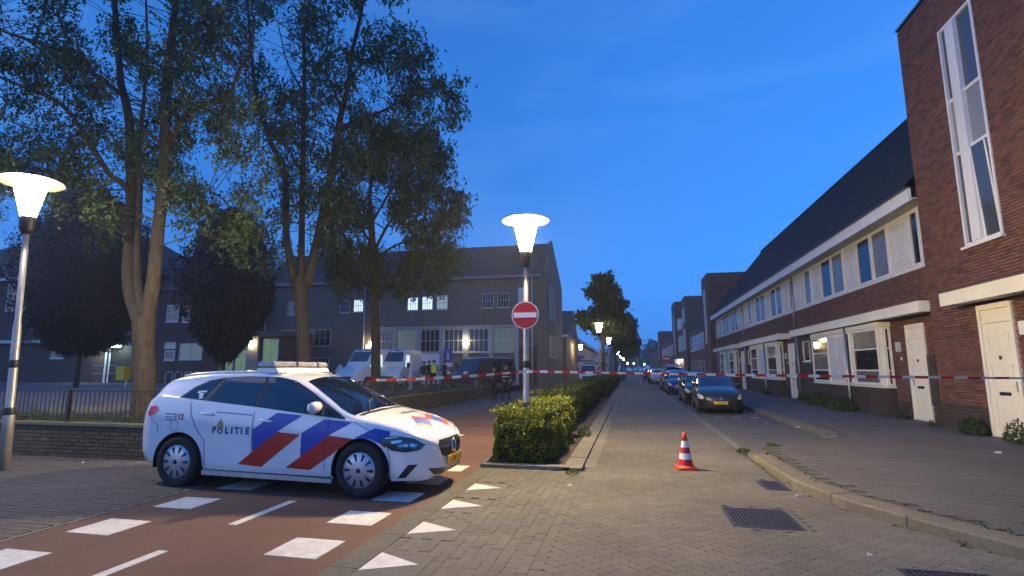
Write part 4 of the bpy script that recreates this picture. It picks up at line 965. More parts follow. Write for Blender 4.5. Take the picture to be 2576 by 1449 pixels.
    def tx(uc, zc, up=0): return lambda u, v: (uc + dirn * u, sd * (c.side_y(uc + dirn * u, zc + v) + .005), zc + v)
    for ch, ux in zip('PLITIE', (-.263, -.063, .016, .095, .166, .255)):
        text_mesh(ch, .118, NAVY, 'lettering', pc, tx(.83 + dirn * ux, .722 if sd < 0 else .722), bold=.005)
    rc = (.83 - dirn * .17, .75)
    ring = [(rc[0] + .040 * math.cos(a), rc[1] + .040 * math.sin(a)) for a in np.linspace(0, 2 * math.pi, 21)[:-1]]; inn = [(rc[0] + .021 * math.cos(a), rc[1] + .021 * math.sin(a)) for a in np.linspace(0, 2 * math.pi, 21)[:-1]]
    mb = MB(); mb.add([(u, sd * (c.side_y(u, v) + .005), v) for u, v in ring + inn], [(i, (i + 1) % 20, 20 + (i + 1) % 20, 20 + i) for i in range(20)]); mb.build('emblem_ring', NAVY, pc)
    fl = [(a * .95, .012 + b * .62) for a, b in ((-.045, .04), (.045, .04), (.052, .085), (.03, .12), (.05, .15), (.022, .16), (.02, .20), (-.002, .225), (-.018, .175), (-.03, .19), (-.035, .14), (-.055, .125), (-.05, .08))]
    mb = MB(); mb.add([(rc[0] + dirn * u, sd * (c.side_y(rc[0] + u, rc[1] + v) + .0065), rc[1] + v) for u, v in fl], [tuple(range(len(fl)))]); mb.build('flame_emblem', GOLD, pc)
    text_mesh('112', .105, M('red_print', (.5, .02, .02), .4), 'lettering', pc, tx(-.03 if sd < 0 else -.12, .885), bold=.004)
    sm = MB()
    for zz_ in (.945, .905, .868):
        u = -.26
        while u < -.115:
            wdt = random.uniform(.018, .03); sm.add([(u + a, sd * (c.side_y(u, zz_) + .005), zz_ + b) for a, b in ((0, 0), (wdt, 0), (wdt, .018), (0, .018))], [(0, 1, 2, 3)]); u += wdt + .008
    u = .58
    while u < 1.12:
        wdt = random.uniform(.012, .024); z_ = .985 - (u - .58) * .055; sm.add([(u + a, sd * (c.side_y(u, z_) + .005), z_ + b) for a, b in ((0, 0), (wdt, 0), (wdt, .016), (0, .016))], [(0, 1, 2, 3)]); u += wdt + .012
    sm.build('small_print', M('grey_print', (.22, .24, .30), .5), pc)
    # window sticker
    st = MB()
    for (u, z_, w_, h_) in ((.20, 1.20, .07, .04), (.16, 1.235, .05, .03), (.21, 1.25, .09, .022), (.22, 1.165, .06, .03)): st.add([(u + a * w_, sd * (c.side_y(u + a * w_, z_ + b * h_) + .012), z_ + b * h_) for a, b in ((0, 0), (1, 0), (1, 1), (0, 1))], [(0, 1, 2, 3)])
    st.build('window_sticker', WHITE, pc)
    # lights
    hl = c.patch([(2.98, .735), (3.18, .752), (3.38, .71), (3.49, .63), (3.45, .57), (3.30, .548), (3.13, .575), (3.04, .64)], c.side(sd, .006), 'headlight', M('headlight_glass', (.05, .055, .06), .06, spec=.9), pc, .03)
    for P in ([(3.12, .685), (3.24, .70), (3.26, .675), (3.14, .655)], [(3.20, .64), (3.32, .65), (3.33, .62), (3.22, .60)], [(3.34, .66), (3.42, .64), (3.41, .61), (3.35, .615)]): c.patch(P, c.side(sd, .010), 'reflector', CHROME, hl, .03)
    c.patch([(3.05, .725), (3.20, .745), (3.22, .735), (3.06, .712)], c.side(sd, .010), 'running_light', WHITE, hl, .03)
    c.patch([(-.62, .95), (-.58, 1.05), (-.44, 1.06), (-.40, 1.01), (-.46, .955), (-.56, .915)], c.side(sd, .006), 'tail_light', M('tail_red', (.28, .008, .03), .15, spec=.8, emit=(.5, .01, .08), estr=.06), pc, .03)
    c.patch([(3.33, .40), (3.43, .40), (3.30, .245), (3.20, .235)], c.side(sd, .005), 'air_inlet', BLKPL, pc, .03)
    mirror_part(c, pc, sd, PWHITE, 2.04, 1.065)
    rl = [(x, sd * (c.wr(x) - .05), c.top_z(x, c.wr(x) - .05) + .016) for x in (-.28, -.15, .3, .8, 1.2, 1.35)]; MB().tube(rl, [.006, .012, .014, .014, .012, .006], 8).build('roof_rail', PWHITE, pc, True)
ws = [(1.72, -.56), (1.72, .56), (1.95, .62), (2.3, .70), (2.56, .755), (2.635, .5), (2.66, 0), (2.635, -.5), (2.56, -.755), (2.3, -.70), (1.95, -.62)]
c.patch(ws, c.topf(.004), 'windscreen', CARGL, pc, .06)
c.patch([(2.60, -.73), (2.665, -.4), (2.69, 0), (2.665, .4), (2.60, .73), (2.655, .70), (2.72, .4), (2.745, 0), (2.72, -.4), (2.655, -.70)], c.topf(.003), 'scuttle', BLKPL, pc, .06)
for y0 in (-.55, .05): MB().tube([(2.66, y0, c.top_z(2.66, y0) + .02), (2.50, y0 + .25, c.top_z(2.50, y0 + .25) + .018), (2.42, y0 + .52, c.top_z(2.42, y0 + .52) + .016)], .008, 6).build('wiper', BLKPL, pc)
c.patch([(-.66, -.5), (-.56, -.55), (-.50, 0), (-.56, .55), (-.66, .5), (-.70, 0)], c.topf(.004), 'rear_window', CARGL, pc, .06)
# bonnet marks: stripes and mirrored lettering
def bq(P, m_, n_): c.patch(P, c.topf(.004), n_, m_, pc, .04)
for sd in (1, -1):
    bq([(3.30, sd * .06), (3.16, sd * .30), (3.27, sd * .42), (3.40, sd * .20)], PBLUE, 'blue_stripe'); bq([(3.40, sd * .20), (3.27, sd * .42), (3.34, sd * .50), (3.46, sd * .30)], PRED, 'red_stripe'); bq([(3.30, sd * .06), (3.16, sd * .30), (3.10, sd * .22), (3.24, sd * .0 + sd * .005)], PRED, 'red_stripe')
text_mesh('POLITIE', .13, NAVY, 'lettering', pc, lambda u, v: (3.0 - v * .7, u, c.top_z(3.0 - v * .7, u) + .005), bold=.003)
# grille, star, plate, intake
c.patch([(-.36, .655), (.36, .655), (.42, .60), (.36, .47), (.28, .44), (-.28, .44), (-.36, .47), (-.42, .60)], c.front(.004), 'grille', BLKPL, pc, .05)
c.patch([(-.38, .575), (.38, .575), (.38, .558), (-.38, .558)], c.front(.012), 'grille_bar', CHROME, pc, .05)
xs_ = c.front_x(0, .555); MB().lathe([(.078, 0), (.088, .012), (.088, .022), (.068, .022)], (xs_ + .008, 0, .555), 24, 'x', cap=False).build('badge_ring', CHROME, pc, True)
m_ = MB()
for a in (90, 210, 330): ca, sa = math.cos(R(a)), math.sin(R(a)); m_.add([(xs_ + .028, -sa * .014, .555 + ca * .014), (xs_ + .026, ca * .074, .555 + sa * .074), (xs_ + .028, sa * .014, .555 - ca * .014), (xs_ + .012, 0, .555)], [(0, 1, 2), (0, 3, 1), (1, 3, 2)])
m_.build('badge_star', CHROME, pc)
plate(pc, c.front_x(.2, .385) + .035, 0, .385, 'K-748-TL')
c.patch([(-.60, .335), (-.3, .30), (.3, .30), (.60, .335), (.50, .245), (.3, .225), (-.3, .225), (-.50, .245)], c.front(.004), 'lower_intake', BLKPL, pc, .05)
c.patch([(-.55, .235), (-.3, .212), (.3, .212), (.55, .235), (.55, .222), (.3, .198), (-.3, .198), (-.55, .222)], c.front(.006), 'chin_trim', CHROME, pc, .05)
# light bar
LBAR = M('light_bar_lens', (.30, .30, .34), .10, spec=.9, var=.6, vscale=14, stretch=(1, 3, 1))
LBX = 1.10
lb = MB().prism([(LBX - .17, 1.535), (LBX - .15, 1.585), (LBX + .15, 1.585), (LBX + .19, 1.52)], -.62, .62, lambda u, v, t: (u, t, v)).build('light_bar_base', PWHITE, pc)
for k, (a, b) in enumerate(((-.64, -.15), (-.125, .36), (.385, .64))):
    m = MB(); m.prism([(LBX - .135, 1.604), (LBX - .14, 1.645), (LBX - .11, 1.672), (LBX + .11, 1.672), (LBX + .14, 1.645), (LBX + .135, 1.604)], a, b, lambda u, v, t: (u, t, v)); m.build('light_bar_lens', LBAR, lb)
for y0 in (-.1375, .3725): MB().prism([(LBX - .14, 1.588), (LBX - .15, 1.65), (LBX - .12, 1.68), (LBX + .12, 1.68), (LBX + .15, 1.65), (LBX + .14, 1.588)], y0 - .012, y0 + .012, lambda u, v, t: (u, t, v)).build('light_bar_divider', BLKPL, lb)
MB().prism([(LBX - .145, 1.586), (LBX - .145, 1.602), (LBX + .145, 1.602), (LBX + .145, 1.586)], -.63, .63, lambda u, v, t: (u, t, v)).build('light_bar_seal', BLKPL, lb)
MB().lathe([(.02, 0), (.012, .07), (.004, .09)], (-.25, 0, c.top_z(-.25, 0)), 10).build('antenna', BLKPL, pc)
# ------------------------------------------------------------------ parked cars
def parked(X, Yf, rz, label, paint, kind='hatch', sx=1., sw=.95, text='', extra=None, group='cars parked along the right kerb', detail=True):
    cb = CarBody(sw=sw)
    r = thing('parked_car', (X, Yf, 0), label, 'car', group, rz=rz, local=True, scale=sx)
    cb.body(r, paint, .385)
    MB().box(.45, 2.3, -.70, .70, .14, .30).build('underbody', BLKPL, r)
    for sd in (-1, 1):
        for hx in (0, 2.729): wheel(r, hx, sd * .795 * sw, .32, sd, 7, .20); arch_liner(r, hx, sd * .89 * sw, .388, sd)
        f = cb.side(sd, .005)
        cb.patch([(-.06, 1.185), (.35, 1.15), (1.10, 1.09), (1.14, 1.43), (.85, 1.44), (.30, 1.385), (.10, 1.31)], f, 'rear_side_window', CARGL, r, .08)
        cb.patch([(1.175, 1.079), (2.40, .965), (2.06, 1.13), (1.80, 1.285), (1.58, 1.385), (1.36, 1.428), (1.205, 1.435)], f, 'front_side_window', CARGL, r, .08)
        cb.patch([(3.02, .735), (3.22, .76), (3.40, .71), (3.50, .60), (3.44, .555), (3.30, .56), (3.14, .62)], cb.side(sd, .006), 'headlight', M('clear_headlight', (.62, .60, .50), .15, spec=.8), r, .05)
        mirror_part(cb, r, sd, paint, 2.04, 1.065)
    cb.patch(ws if sw > .99 else [(a, b * sw) for a, b in ws], cb.topf(.005), 'windscreen', CARGL, r, .08)
    cb.patch([(-.45, .60), (.45, .60), (.42, .55), (-.42, .55)], cb.front(.006), 'grille', BLKPL, r, .06)
    cb.patch([(-.5, .34), (.5, .34), (.42, .235), (-.42, .235)], cb.front(.005), 'lower_intake', BLKPL, r, .06)
    MB().lathe([(.05, 0), (.05, .02), (.001, .022)], (cb.front_x(0, .58) + .006, 0, .58), 16, 'x').build('badge', CHROME, r)
    plate(r, cb.front_x(.2, .44) + .02, 0, .44, text or '12-ABC-3')
    return r
def heading(dx, dy): return math.atan2(dy, dx)
DG = M('dark_grey_metallic', (.030, .032, .038), .28, metal=.5, coat=.7); BLU = M('deep_blue_metallic', (.012, .03, .14), .25, metal=.4, coat=.7); BLK = M('black_car_paint', (.012, .012, .014), .22, coat=.8); SIL = M('silver_car_paint', (.38, .39, .41), .3, metal=.6, coat=.6)
H = R(-90)
parked(3.30, 20.6 + 3.45 * .9, H + R(-3), 'dark grey hatchback with yellow plate at the front of the parked row', DG, sx=.93, text='61-XS-HR')
parked(3.20, 25.5 + 3.5 * .93, H, 'dark car parked directly behind the grey hatchback', BLK, sx=.95, text='89-TF-KZ')
parked(3.10, 34.6 + 3.5, H, 'blue car parked third in the row on the right', BLU, sx=1.0, text='05-LBV-4')
vb = parked(3.25, 40.6 + 3.6, H, 'tall blue car with roof box, parked fourth in the row', BLU, sx=1.12, text='77-GHJ-2')
MB().prism([(-.1, 1.60), (0, 1.72), (1.5, 1.74), (1.7, 1.60)], -.5, .5, lambda u, v, t: (u, t, v)).build('roof_box', SIL, vb)
parked(3.0, 58 + 3.6, H, 'silver blue car parked farther up beyond the tall blue one', SIL, sx=1.05, text='31-PXL-8')
parked(3.0, 66 + 3.6, H, 'dark car parked second to last up the street', BLK, sx=1.05, text='44-RST-6')
parked(2.9, 84 + 3.6, H, 'last dark car of the parked row, far up the street', DG, sx=1.05, text='90-NLP-1')
# ------------------------------------------------------------------ vans in the yard
def van(X, Y, rz, label, paint, blue=None, lit=False, L=5.4, Hh=2.55, wb=3.3, dark=False, group='vans in the school yard', low=False):
    r = thing('van', (X, Y, YZ), label, 'van', group, rz=rz, local=True)
    W2 = 1.0
    P = [(-.95, .35), (-.98, 1.2), (-.93, Hh - .12), (-.82, Hh), (2.55, Hh), (2.85, Hh - .12), (3.45, 1.42), (4.15, 1.08), (4.35, .85), (4.38, .45), (4.25, .30), (-.85, .30)]
    if low: P = [(-.95, .35), (-.98, 1.1), (-.88, Hh - .10), (-.72, Hh), (2.35, Hh), (2.65, Hh - .10), (3.25, 1.15), (4.05, .98), (4.25, .82), (4.3, .45), (4.2, .30), (-.85, .30)]
    m = MB(); n = len(P)
    rings = []
    for y, ins in ((-W2, .045), (-W2 + .05, 0), (W2 - .05, 0), (W2, .045)):
        ring = []
        for (u, v) in P:
            k = .10 * max(0, (v - 1.15)) / (Hh - 1.15) if v > 1.15 else 0
            cx_, cz_ = 1.7, 1.3; ring.append((u + (cx_ - u) * ins * .5, y * (1 - k), v + (cz_ - v) * ins * .6))
        rings.append(ring)
    vs = sum(rings, []); fs = [tuple(range(n)), tuple(range(3 * n, 4 * n))[::-1]] + [(k * n + i, (k + 1) * n + i, (k + 1) * n + (i + 1) % n, k * n + (i + 1) % n) for k in range(3) for i in range(n)]
    b = MB(); b.add(vs, fs); bo = b.build('body', paint, r); smooth_by_angle(bo, 30)
    wsx = (3.40, 1.47, 2.90, Hh - .20) if not low else (3.20, 1.20, 2.68, Hh - .14)
    def yk(v): return (W2 * (1 - (.10 * max(0, (v - 1.15)) / (Hh - 1.15))))
    x0, z0, x1, z1 = wsx; nx, nz = (z1 - z0), -(x1 - x0); l = math.hypot(nx, nz); nx, nz = nx / l * .012, nz / l * .012
    MB().add([(x0 + nx, -yk(z0) + .12, z0 + nz), (x0 + nx, yk(z0) - .12, z0 + nz), (x1 + nx, yk(z1) - .12, z1 + nz), (x1 + nx, -yk(z1) + .12, z1 + nz)], [(0, 1, 2, 3)]).build('windscreen', CARGL, r)
    for sd in (-1, 1):
        g_ = LITCAB if lit and sd > 0 else CARGL
        q = [(2.05, 1.38), (3.18, 1.38), (2.80, Hh - .38), (2.05, Hh - .38)] if not low else [(1.9, 1.15), (3.0, 1.15), (2.5, Hh - .2), (1.9, Hh - .2)]
        MB().add([(u, sd * (yk(v) + .006), v) for u, v in q], [(0, 1, 2, 3)]).build('cab_window', g_, r)
        if dark: MB().add([(u, sd * (yk(v) + .006), v) for u, v in [(-.7, 1.2), (1.75, 1.2), (1.75, Hh - .22), (-.6, Hh - .22)]], [(0, 1, 2, 3)]).build('rear_side_window', CARGL, r)
        if blue: MB().add([(u, sd * (yk(v) + .004), v) for u, v in [(-.8, .62), (4.1, .62), (4.1, .88), (-.8, .88)]], [(0, 1, 2, 3)]).build('blue_band', blue, r)
        for hx in (0, wb): wheel(r, hx, sd * (W2 - .10), .34, sd, 6, .22, hub=.34); MB().lathe([(.42, 0), (.01, 0)], (hx, sd * (W2 + .002), .36), 24, 'y', cap=False).build('wheel_arch', BLKPL, r)
        MB().add([(4.16, sd * .60, .92), (4.12, sd * .93, .92), (4.02, sd * .93, 1.08), (4.06, sd * .62, 1.08)], [(0, 1, 2, 3)]).build('headlight', M('clear_headlight', (.62, .60, .50), .15, spec=.8), r)
        MB().obox((2.95, sd * (W2 + .14), 1.5), (.12, .20, .32)).build('mirror', BLKPL, r)
        MB().add([(u, sd * (yk(v) + .003), v) for u, v in [(2.0, .4), (2.012, .4), (2.012, Hh - .2), (2.0, Hh - .2)]], [(0, 1, 2, 3)]).build('door_seam', SEAM, r)
    MB().box(4.372, 4.40, -.6, .6, .52, .78).build('grille', BLKPL, r)
    MB().box(4.33, 4.41, -.95, .95, .28, .46).build('bumper', BLKPL, r)
    if not low:
        for q0 in (-.62, .12): MB().add([(2.86 + nx, q0, Hh - .125 + nz), (2.86 + nx, q0 + .5, Hh - .125 + nz), (2.72 + nx, q0 + .5, Hh - .055 + nz), (2.72 + nx, q0, Hh - .055 + nz)], [(0, 1, 2, 3)]).build('roof_lettering', NAVY, r)
    return r
LITCAB = M('lit_cab_glass', (.3, .35, .38), .2, emit=(.75, .95, 1.0), estr=.22)
VWH = M('van_white', (.70, .72, .74), .35, coat=.4); VGR = M('van_pale_grey', (.62, .62, .60), .4, coat=.3)
def vloc(px, Y, rz):
    x = at(px, 950, Y)[0]; return x - 4.35 * math.cos(rz), Y - 4.35 * math.sin(rz)
v1 = van(*vloc(866, 30.6, R(-109)), R(-109), 'white van with lit cab and open door left of the dark trunk', VWH, lit=True)
MB().obox((2.95, 1.38, 1.25), (.06, .85, 1.7), Matrix.Rotation(R(-35), 3, 'Z')).build('open_door', VWH, v1)
for k in (-1, 1): MB().lathe([(.07, 0), (.06, .10), (.001, .12)], (2.3, k * .7, 2.55), 12).build('beacon', M('beacon', (.2, .3, .5), .2), v1)
van(*vloc(966, 31.6, R(-84)), R(-84), 'white panel van right of the dark trunk, behind the forensic workers', VGR, lit=True)
v3 = van(*vloc(1142, 33.2, R(-116)), R(-116), 'dark blue van parked nearest the hall doors', M('dark_van_paint', (.015, .02, .035), .25, coat=.7), dark=True, Hh=1.98, low=True)
for s_ in (-1, 1): MB().tube([(-.5, s_ * .75, 2.02), (2.2, s_ * .75, 2.02)], .03, 6).build('roof_rail', CHROME, v3)
wt = van(-4.9, 66, R(-88), 'white pickup truck standing far up the street beside the hedge', VWH, Hh=2.1, low=True, group='far vehicles')
for z_ in (1.1, 1.45, 1.8): MB().box(-.9, 1.2, -.98, .98, 2.0 + z_ - 1.1, 2.06 + z_ - 1.1).build('rack_bar', WHITE, wt)
wt.location.z = 0
# ================================================================== street furniture
POLEM = M('lamp_post_metal', (.42, .40, .37), .45, metal=.55, var=.15, vscale=7)
HOODM = M('lamp_hood', (.024, .019, .010), .6)
def street_lamp(X, Y, Hh, label, z0=0., seg=20, lean=0., group='street lamps', s=1.0, glow=None):
    o = thing('street_lamp', (X, Y, z0), label, 'street lamp', group, local=True); o.rotation_euler = (0, lean, 0)
    MB().lathe([(.078, 0), (.078, .9), (.062, .98), (.058, 2.3), (.046, 2.4), (.045, Hh - .95)], (0, 0, 0), seg).build('pole', POLEM, o, True)
    m = MB(); m.lathe([(.079, .86), (.083, .88), (.083, .93), (.066, .98)], (0, 0, 0), seg, cap=False); m.lathe([(.060, 1.62), (.067, 1.63), (.067, 1.74), (.060, 1.75)], (0, 0, 0), seg, cap=False); m.build('pole_band', DARKMET, o, True)
    MB().lathe([(.06, Hh - .98), (.10, Hh - .90), (.115, Hh - .70), (.11, Hh - .67)], (0, 0, 0), seg).build('lamp_collar', DARKMET, o, True)
    MB().lathe([(.105 * s, Hh - .665), (.235 * s, Hh - .07), (.21 * s, Hh - .05)], (0, 0, 0), seg).build('lamp_glass', glow or LAMPG, o, True)
    MB().lathe([(.47, Hh - .05), (.475, Hh - .035), (.30, Hh + .03), (.14, Hh + .07), (.01, Hh + .09)], (0, 0, 0), 28, cap=False).build('lamp_hood', HOODM, o, True)
    MB().lathe([(.465, Hh - .052), (.24, Hh - .045)], (0, 0, 0), 28, cap=False).build('hood_underside', HOODM, o, True)
    return o
PX, PY = -1.93, 10.0
street_lamp(PX, PY, 4.55, 'lit street lamp on the pole carrying the no-entry sign, in the hedge', glow=M('lit_lamp_glass_strong', (1, .9, .7), .4, emit=(1, .74, .37), estr=330))
street_lamp(-9.85, 6.85, 4.88, 'lit street lamp with wide disc hood at the left edge', lean=R(-3.4), glow=M('lit_lamp_glass_soft', (1, .9, .7), .4, emit=(1, .84, .60), estr=106))
for k, (x, y) in enumerate(((-2.0, 36.7), (-2.0, 53.9), (-1.95, 92.6), (-1.95, 122.7), (-1.85, 152.4), (-1.7, 186.0), (-1.2, 290.), (2.0, 294.), (8.6, 334.))):
    street_lamp(x, y, 4.75, ['lit street lamp beside the street tree trunk, nearest of the far row', 'second lit street lamp of the far row, under the tree', 'third lit street lamp of the far row', 'fourth lit street lamp of the far row', 'fifth lit street lamp of the far row', 'sixth lit street lamp of the far row', 'seventh lit street lamp, tiny at the street end', 'lit street lamp at the very end, right of the row', 'lone lit street lamp in front of the far trees'][k], seg=12)
sl0 = street_lamp(-6.3, 70.5, 4.75, 'lit street lamp with a round blue sign in front of the ochre house', seg=12)
SBLUE = M('sign_blue', (.015, .07, .35), .4); SRED = M('sign_red', (.48, .012, .012), .4); SWHITE = M('sign_white', (.75, .75, .73), .4)
def disc(mb, c, r, d, n=40, mi=0): return mb.lathe([(r, 0), (r, d)], c, n, 'y', mi=mi)
ne = thing('no_entry_sign', (PX, PY - .09, 2.62), 'round red no-entry sign with white bar on the lamp post', 'sign')
z_ = 2.62
disc(MB(), (PX, PY - .085, z_), .268, .012).build('backing', ALU, ne)
disc(MB(), (PX, PY - .089, z_), .264, .003).build('white_rim', SWHITE, ne)
disc(MB(), (PX, PY - .093, z_), .248, .003).build('red_face', SRED, ne)
MB().box(PX - .222, PX + .222, PY - .097, PY - .0935, z_ - .048, z_ + .048).build('white_bar', SWHITE, ne)
for dz in (-.12, .12): MB().box(PX - .07, PX + .07, PY - .072, PY + .07, z_ + dz - .015, z_ + dz + .015).build('clamp', STEEL, ne)
b0 = thing('blue_sign', (-6.3, 70.3, 2.6), 'round blue sign under the lamp in front of the ochre house', 'sign')
disc(MB(), (-6.3, 70.38, 3.0), .42, .02).build('face', SBLUE, b0); MB().box(-6.7, -5.9, 70.38, 70.4, 2.2, 2.45).build('sub_plate', SWHITE, b0)
MB().lathe([(.03, 0), (.03, 3.4)], (-6.3, 70.43, 0), 8).build('post', STEEL, b0)
b1 = thing('blue_sign', (-13.4, 38, YZ), 'square blue sign with pale symbol in front of the lit hall pilaster', 'sign')
MB().box(-13.3 - .33, -13.3 + .33, 37.97, 38.0, 2.1, 3.1).build('face', SBLUE, b1); MB().box(-13.3 - .33, -13.3 + .33, 37.97, 38.0, 1.75, 2.06).build('sub_plate', SWHITE, b1)
MB().add([(-13.3 + u, 37.965, 2.6 + v) for u, v in ((-.14, -.35), (.0, .35), (.14, -.35), (.05, -.35), (0, .05), (-.05, -.35))], [(0, 5, 4, 1), (1, 4, 3, 2)]).build('symbol', SWHITE, b1)
MB().lathe([(.03, 0), (.03, 2.8)], (-13.3, 38.03, YZ), 8).build('post', STEEL, b1)
b2 = thing('no_entry_sign', (5.0, 60, .12), 'distant round red sign on a thin post by the parked cars', 'sign')
MB().lathe([(.03, 0), (.03, 3.1)], (3.9, 60, 0), 8).build('post', STEEL, b2); disc(MB(), (3.9, 59.95, 2.7), .38, .02).build('red_face', SRED, b2); MB().box(3.6, 4.2, 59.93, 59.945, 2.63, 2.77).build('white_bar', SWHITE, b2)
mast = thing('tall_mast', (6.2, 150, 0), 'tall thin mast with small box rising above the far trees', 'mast')
MB().lathe([(.16, 0), (.10, 13.5)], (2.0, 150, 0), 8).build('pole', STEEL, mast); MB().box(1.5, 2.5, 149.6, 150.4, 12.2, 14.0).build('antenna_box', M('antenna', (.25, .3, .33), .6), mast)
# police tape
TRED = M('tape_red', (.55, .015, .02), .45); TWHT = M('tape_white', (.72, .72, .72), .45)
tape = thing('police_tape', (PX, PY, 1.5), 'red and white police tape strung from the car past the lamp post', 'tape')
def run(a, b, sag, seg, h, tw0, tw1, name, k0=0):
    A, B = Vector(a), Vector(b); L = (B - A).length; n = int(L / seg); m = MB(); sub = 3; last = None; d = (B - A).normalized(); side = d.cross(Vector((0, 0, 1)))
    for i in range(n * sub + 1):
        t = i / (n * sub); p = A.lerp(B, t) - Vector((0, 0, sag * 4 * t * (1 - t))); tw = tw0 + (tw1 - tw0) * t + .25 * math.sin(t * 9)
        o = Vector((0, 0, 1)) * math.cos(tw) * h / 2 + side * math.sin(tw) * h / 2; cur = (p + o, p - o)
        if last: m.add([last[0], last[1], cur[1], cur[0]], [(0, 1, 2, 3)], ((i - 1) // sub + k0) % 2)
        last = cur
    return m.build(name, [TRED, TWHT], tape)
run((-4.15, 7.92, 1.42), (PX, PY - .062, 1.555), .03, .16, .048, .3, .2, 'tape_run')
run((PX, PY - .062, 1.555), (7.78, 7.75, 1.47), .02, .145, .046, .1, 1.3, 'tape_run', 1)
m = MB()
for k in range(3): m.lathe([(.063, 0), (.063, .05)], (PX, PY, 1.52 + k * .012), 16, cap=False)
m.build('tape_knot', TWHT, tape)
# cones
ORG = M('cone_orange', (.72, .07, .012), .5)
def cone(X, Y, h, label):
    o = thing('traffic_cone', (X, Y, 0), label, 'traffic cone', 'traffic cones', local=True)
    q = h / .58
    b = MB(); b.obox((0, 0, .018 * q), (.31 * q, .31 * q, .036 * q), Matrix.Rotation(R(12), 3, 'Z')); b.lathe([(.15 * q, .036 * q), (.128 * q, .06 * q)], (0, 0, 0), 24); b.build('base', ORG, o)
    zs = [.06, .16, .25, .34, .44, .58]; rs = lambda z: (.118 - .095 * (z - .06) / .52) * q
    for k in range(5):
        MB().lathe([(rs(zs[k]), zs[k] * q), (rs(zs[k + 1]), zs[k + 1] * q)], (0, 0, 0), 24, cap=(k == 4)).build(['red_band', 'white_band', 'red_band', 'white_band', 'tip'][k], [SRED, SWHITE, SRED, SWHITE, ORG][k], o, True)
cone(.83, 9.3, .585, 'orange and white traffic cone standing alone on the street')
cone(.96, 53.5, .58, 'tiny traffic cone far up the street')
# ------------------------------------------------------------------ low wall and railing of the yard
IRONB = M('railing_paint', (.030, .026, .024), .6, var=.3, vscale=20)
def yard_wall(a, b, axis, label, posts, nb, rl, wl):
    along = (lambda t, d, z: (t, 8.2 + d, z)) if axis == 'x' else (lambda t, d, z: (-8.35 - d, t, z))
    o = thing('low_wall', along((a + b) / 2, 0, 0), wl, 'wall')
    m = MB(); p, q = along(a, -.06, -.1), along(b, .1, .56); m.box(p[0], q[0], p[1], q[1], p[2], q[2]); m.build('core', MORT, o)
    if axis == 'x': it = swap_xy(bricks_wall(8.10, a, b, .0, .56, h=.056))
    else: it = bricks_wall(-8.25, a, b, .0, .56, h=.056, sgn=-1)
    lay(o, 'brick', it, OLDB, nb, 'brickwork', .008)
    n = int((b - a) / 1.0)
    for k in range(n):
        t0 = a + (b - a) * k / n; t1 = a + (b - a) * (k + 1) / n - .006; m = MB(); p, q = along(t0, -.13, .562), along(t1, .12, .61); m.box(p[0], q[0], p[1], q[1], p[2], q[2]); m.build('coping_stone', M('mossy_coping', (.15, .14, .09), .95, var=.3, vscale=15), o)
    f = thing('railing', along((a + b) / 2, 0, .61), rl, 'railing')
    for t in posts: m = MB(); p = along(t, 0, .6); m.box(p[0] - .035, p[0] + .035, p[1] - .035, p[1] + .035, .58, 1.23); m.build('post', IRONB, f)
    for z in (.68, 1.185):
        m = MB(); p, q = along(a, -.015, z), along(b, .015, z + .022); m.box(p[0], q[0], p[1], q[1], p[2], q[2]); m.build('rail', IRONB, f)
    t = a + .1; me = None
    while t < b - .05:
        if not any(abs(t - s_) < .05 for s_ in posts):
            if me is None:
                m = MB(); m.box(-.008, .008, -.008, .008, 0, .482); ob = m.build('bar', IRONB); me = ob.data; bpy.data.objects.remove(ob)
            ob = bpy.data.objects.new('bar', me); COL.objects.link(ob); ob.parent = f; p = along(t, 0, .702); base = OFF[f.name]; ob.location = (p[0] - base[0], p[1] - base[1], p[2] - base[2])
        t += .105
yard_wall(-15.5, -8.25, 'x', '', [-15.3, -13.0, -10.42, -8.35], 200, 'dark iron railing on the low wall left of the police car', 'mossy low brick wall left of the police car')
yard_wall(8.3, 31.5, 'y', '', [10.5, 13, 15.5, 18, 20.5, 23, 25.5, 28, 31.3], 60, 'dark iron railing behind the police car, along the footpath', 'low brick wall running away beside the footpath')
# yellow bin, litter, bicycle stand
bn = thing('litter_bin', at(308, 960, 24.0)[:2] + (YZ,), 'yellow bin on a post beside the school entrance', 'bin'); bx_, by_ = bn.location.x, bn.location.y
MB().prism([(-.24, 1.0), (.24, 1.0), (.30, 1.75), (-.30, 1.75)], by_ - .2, by_ + .2, lambda u, v, t: (bx_ + u, t, v)).build('bin_body', M('yellow_plastic', (.45, .38, .01), .5), bn); MB().box(bx_ - .04, bx_ + .04, by_ + .2, by_ + .27, YZ, 1.7).build('post', STEEL, bn)
rk = thing('bicycle_rack', at(415, 960, 36)[:2] + (YZ,), 'steel bicycle racks in front of the school wing', 'bicycle rack'); rx, ry = rk.location.x, rk.location.y
for k in range(4): MB().tube([(rx + k * .9, ry, YZ), (rx + k * .9, ry, YZ + .9), (rx + k * .9 + .1, ry, YZ + 1.0), (rx + k * .9 + .55, ry, YZ + 1.0), (rx + k * .9 + .65, ry, YZ + .9), (rx + k * .9 + .65, ry, YZ)], .03, 6).build('hoop', STEEL, rk)
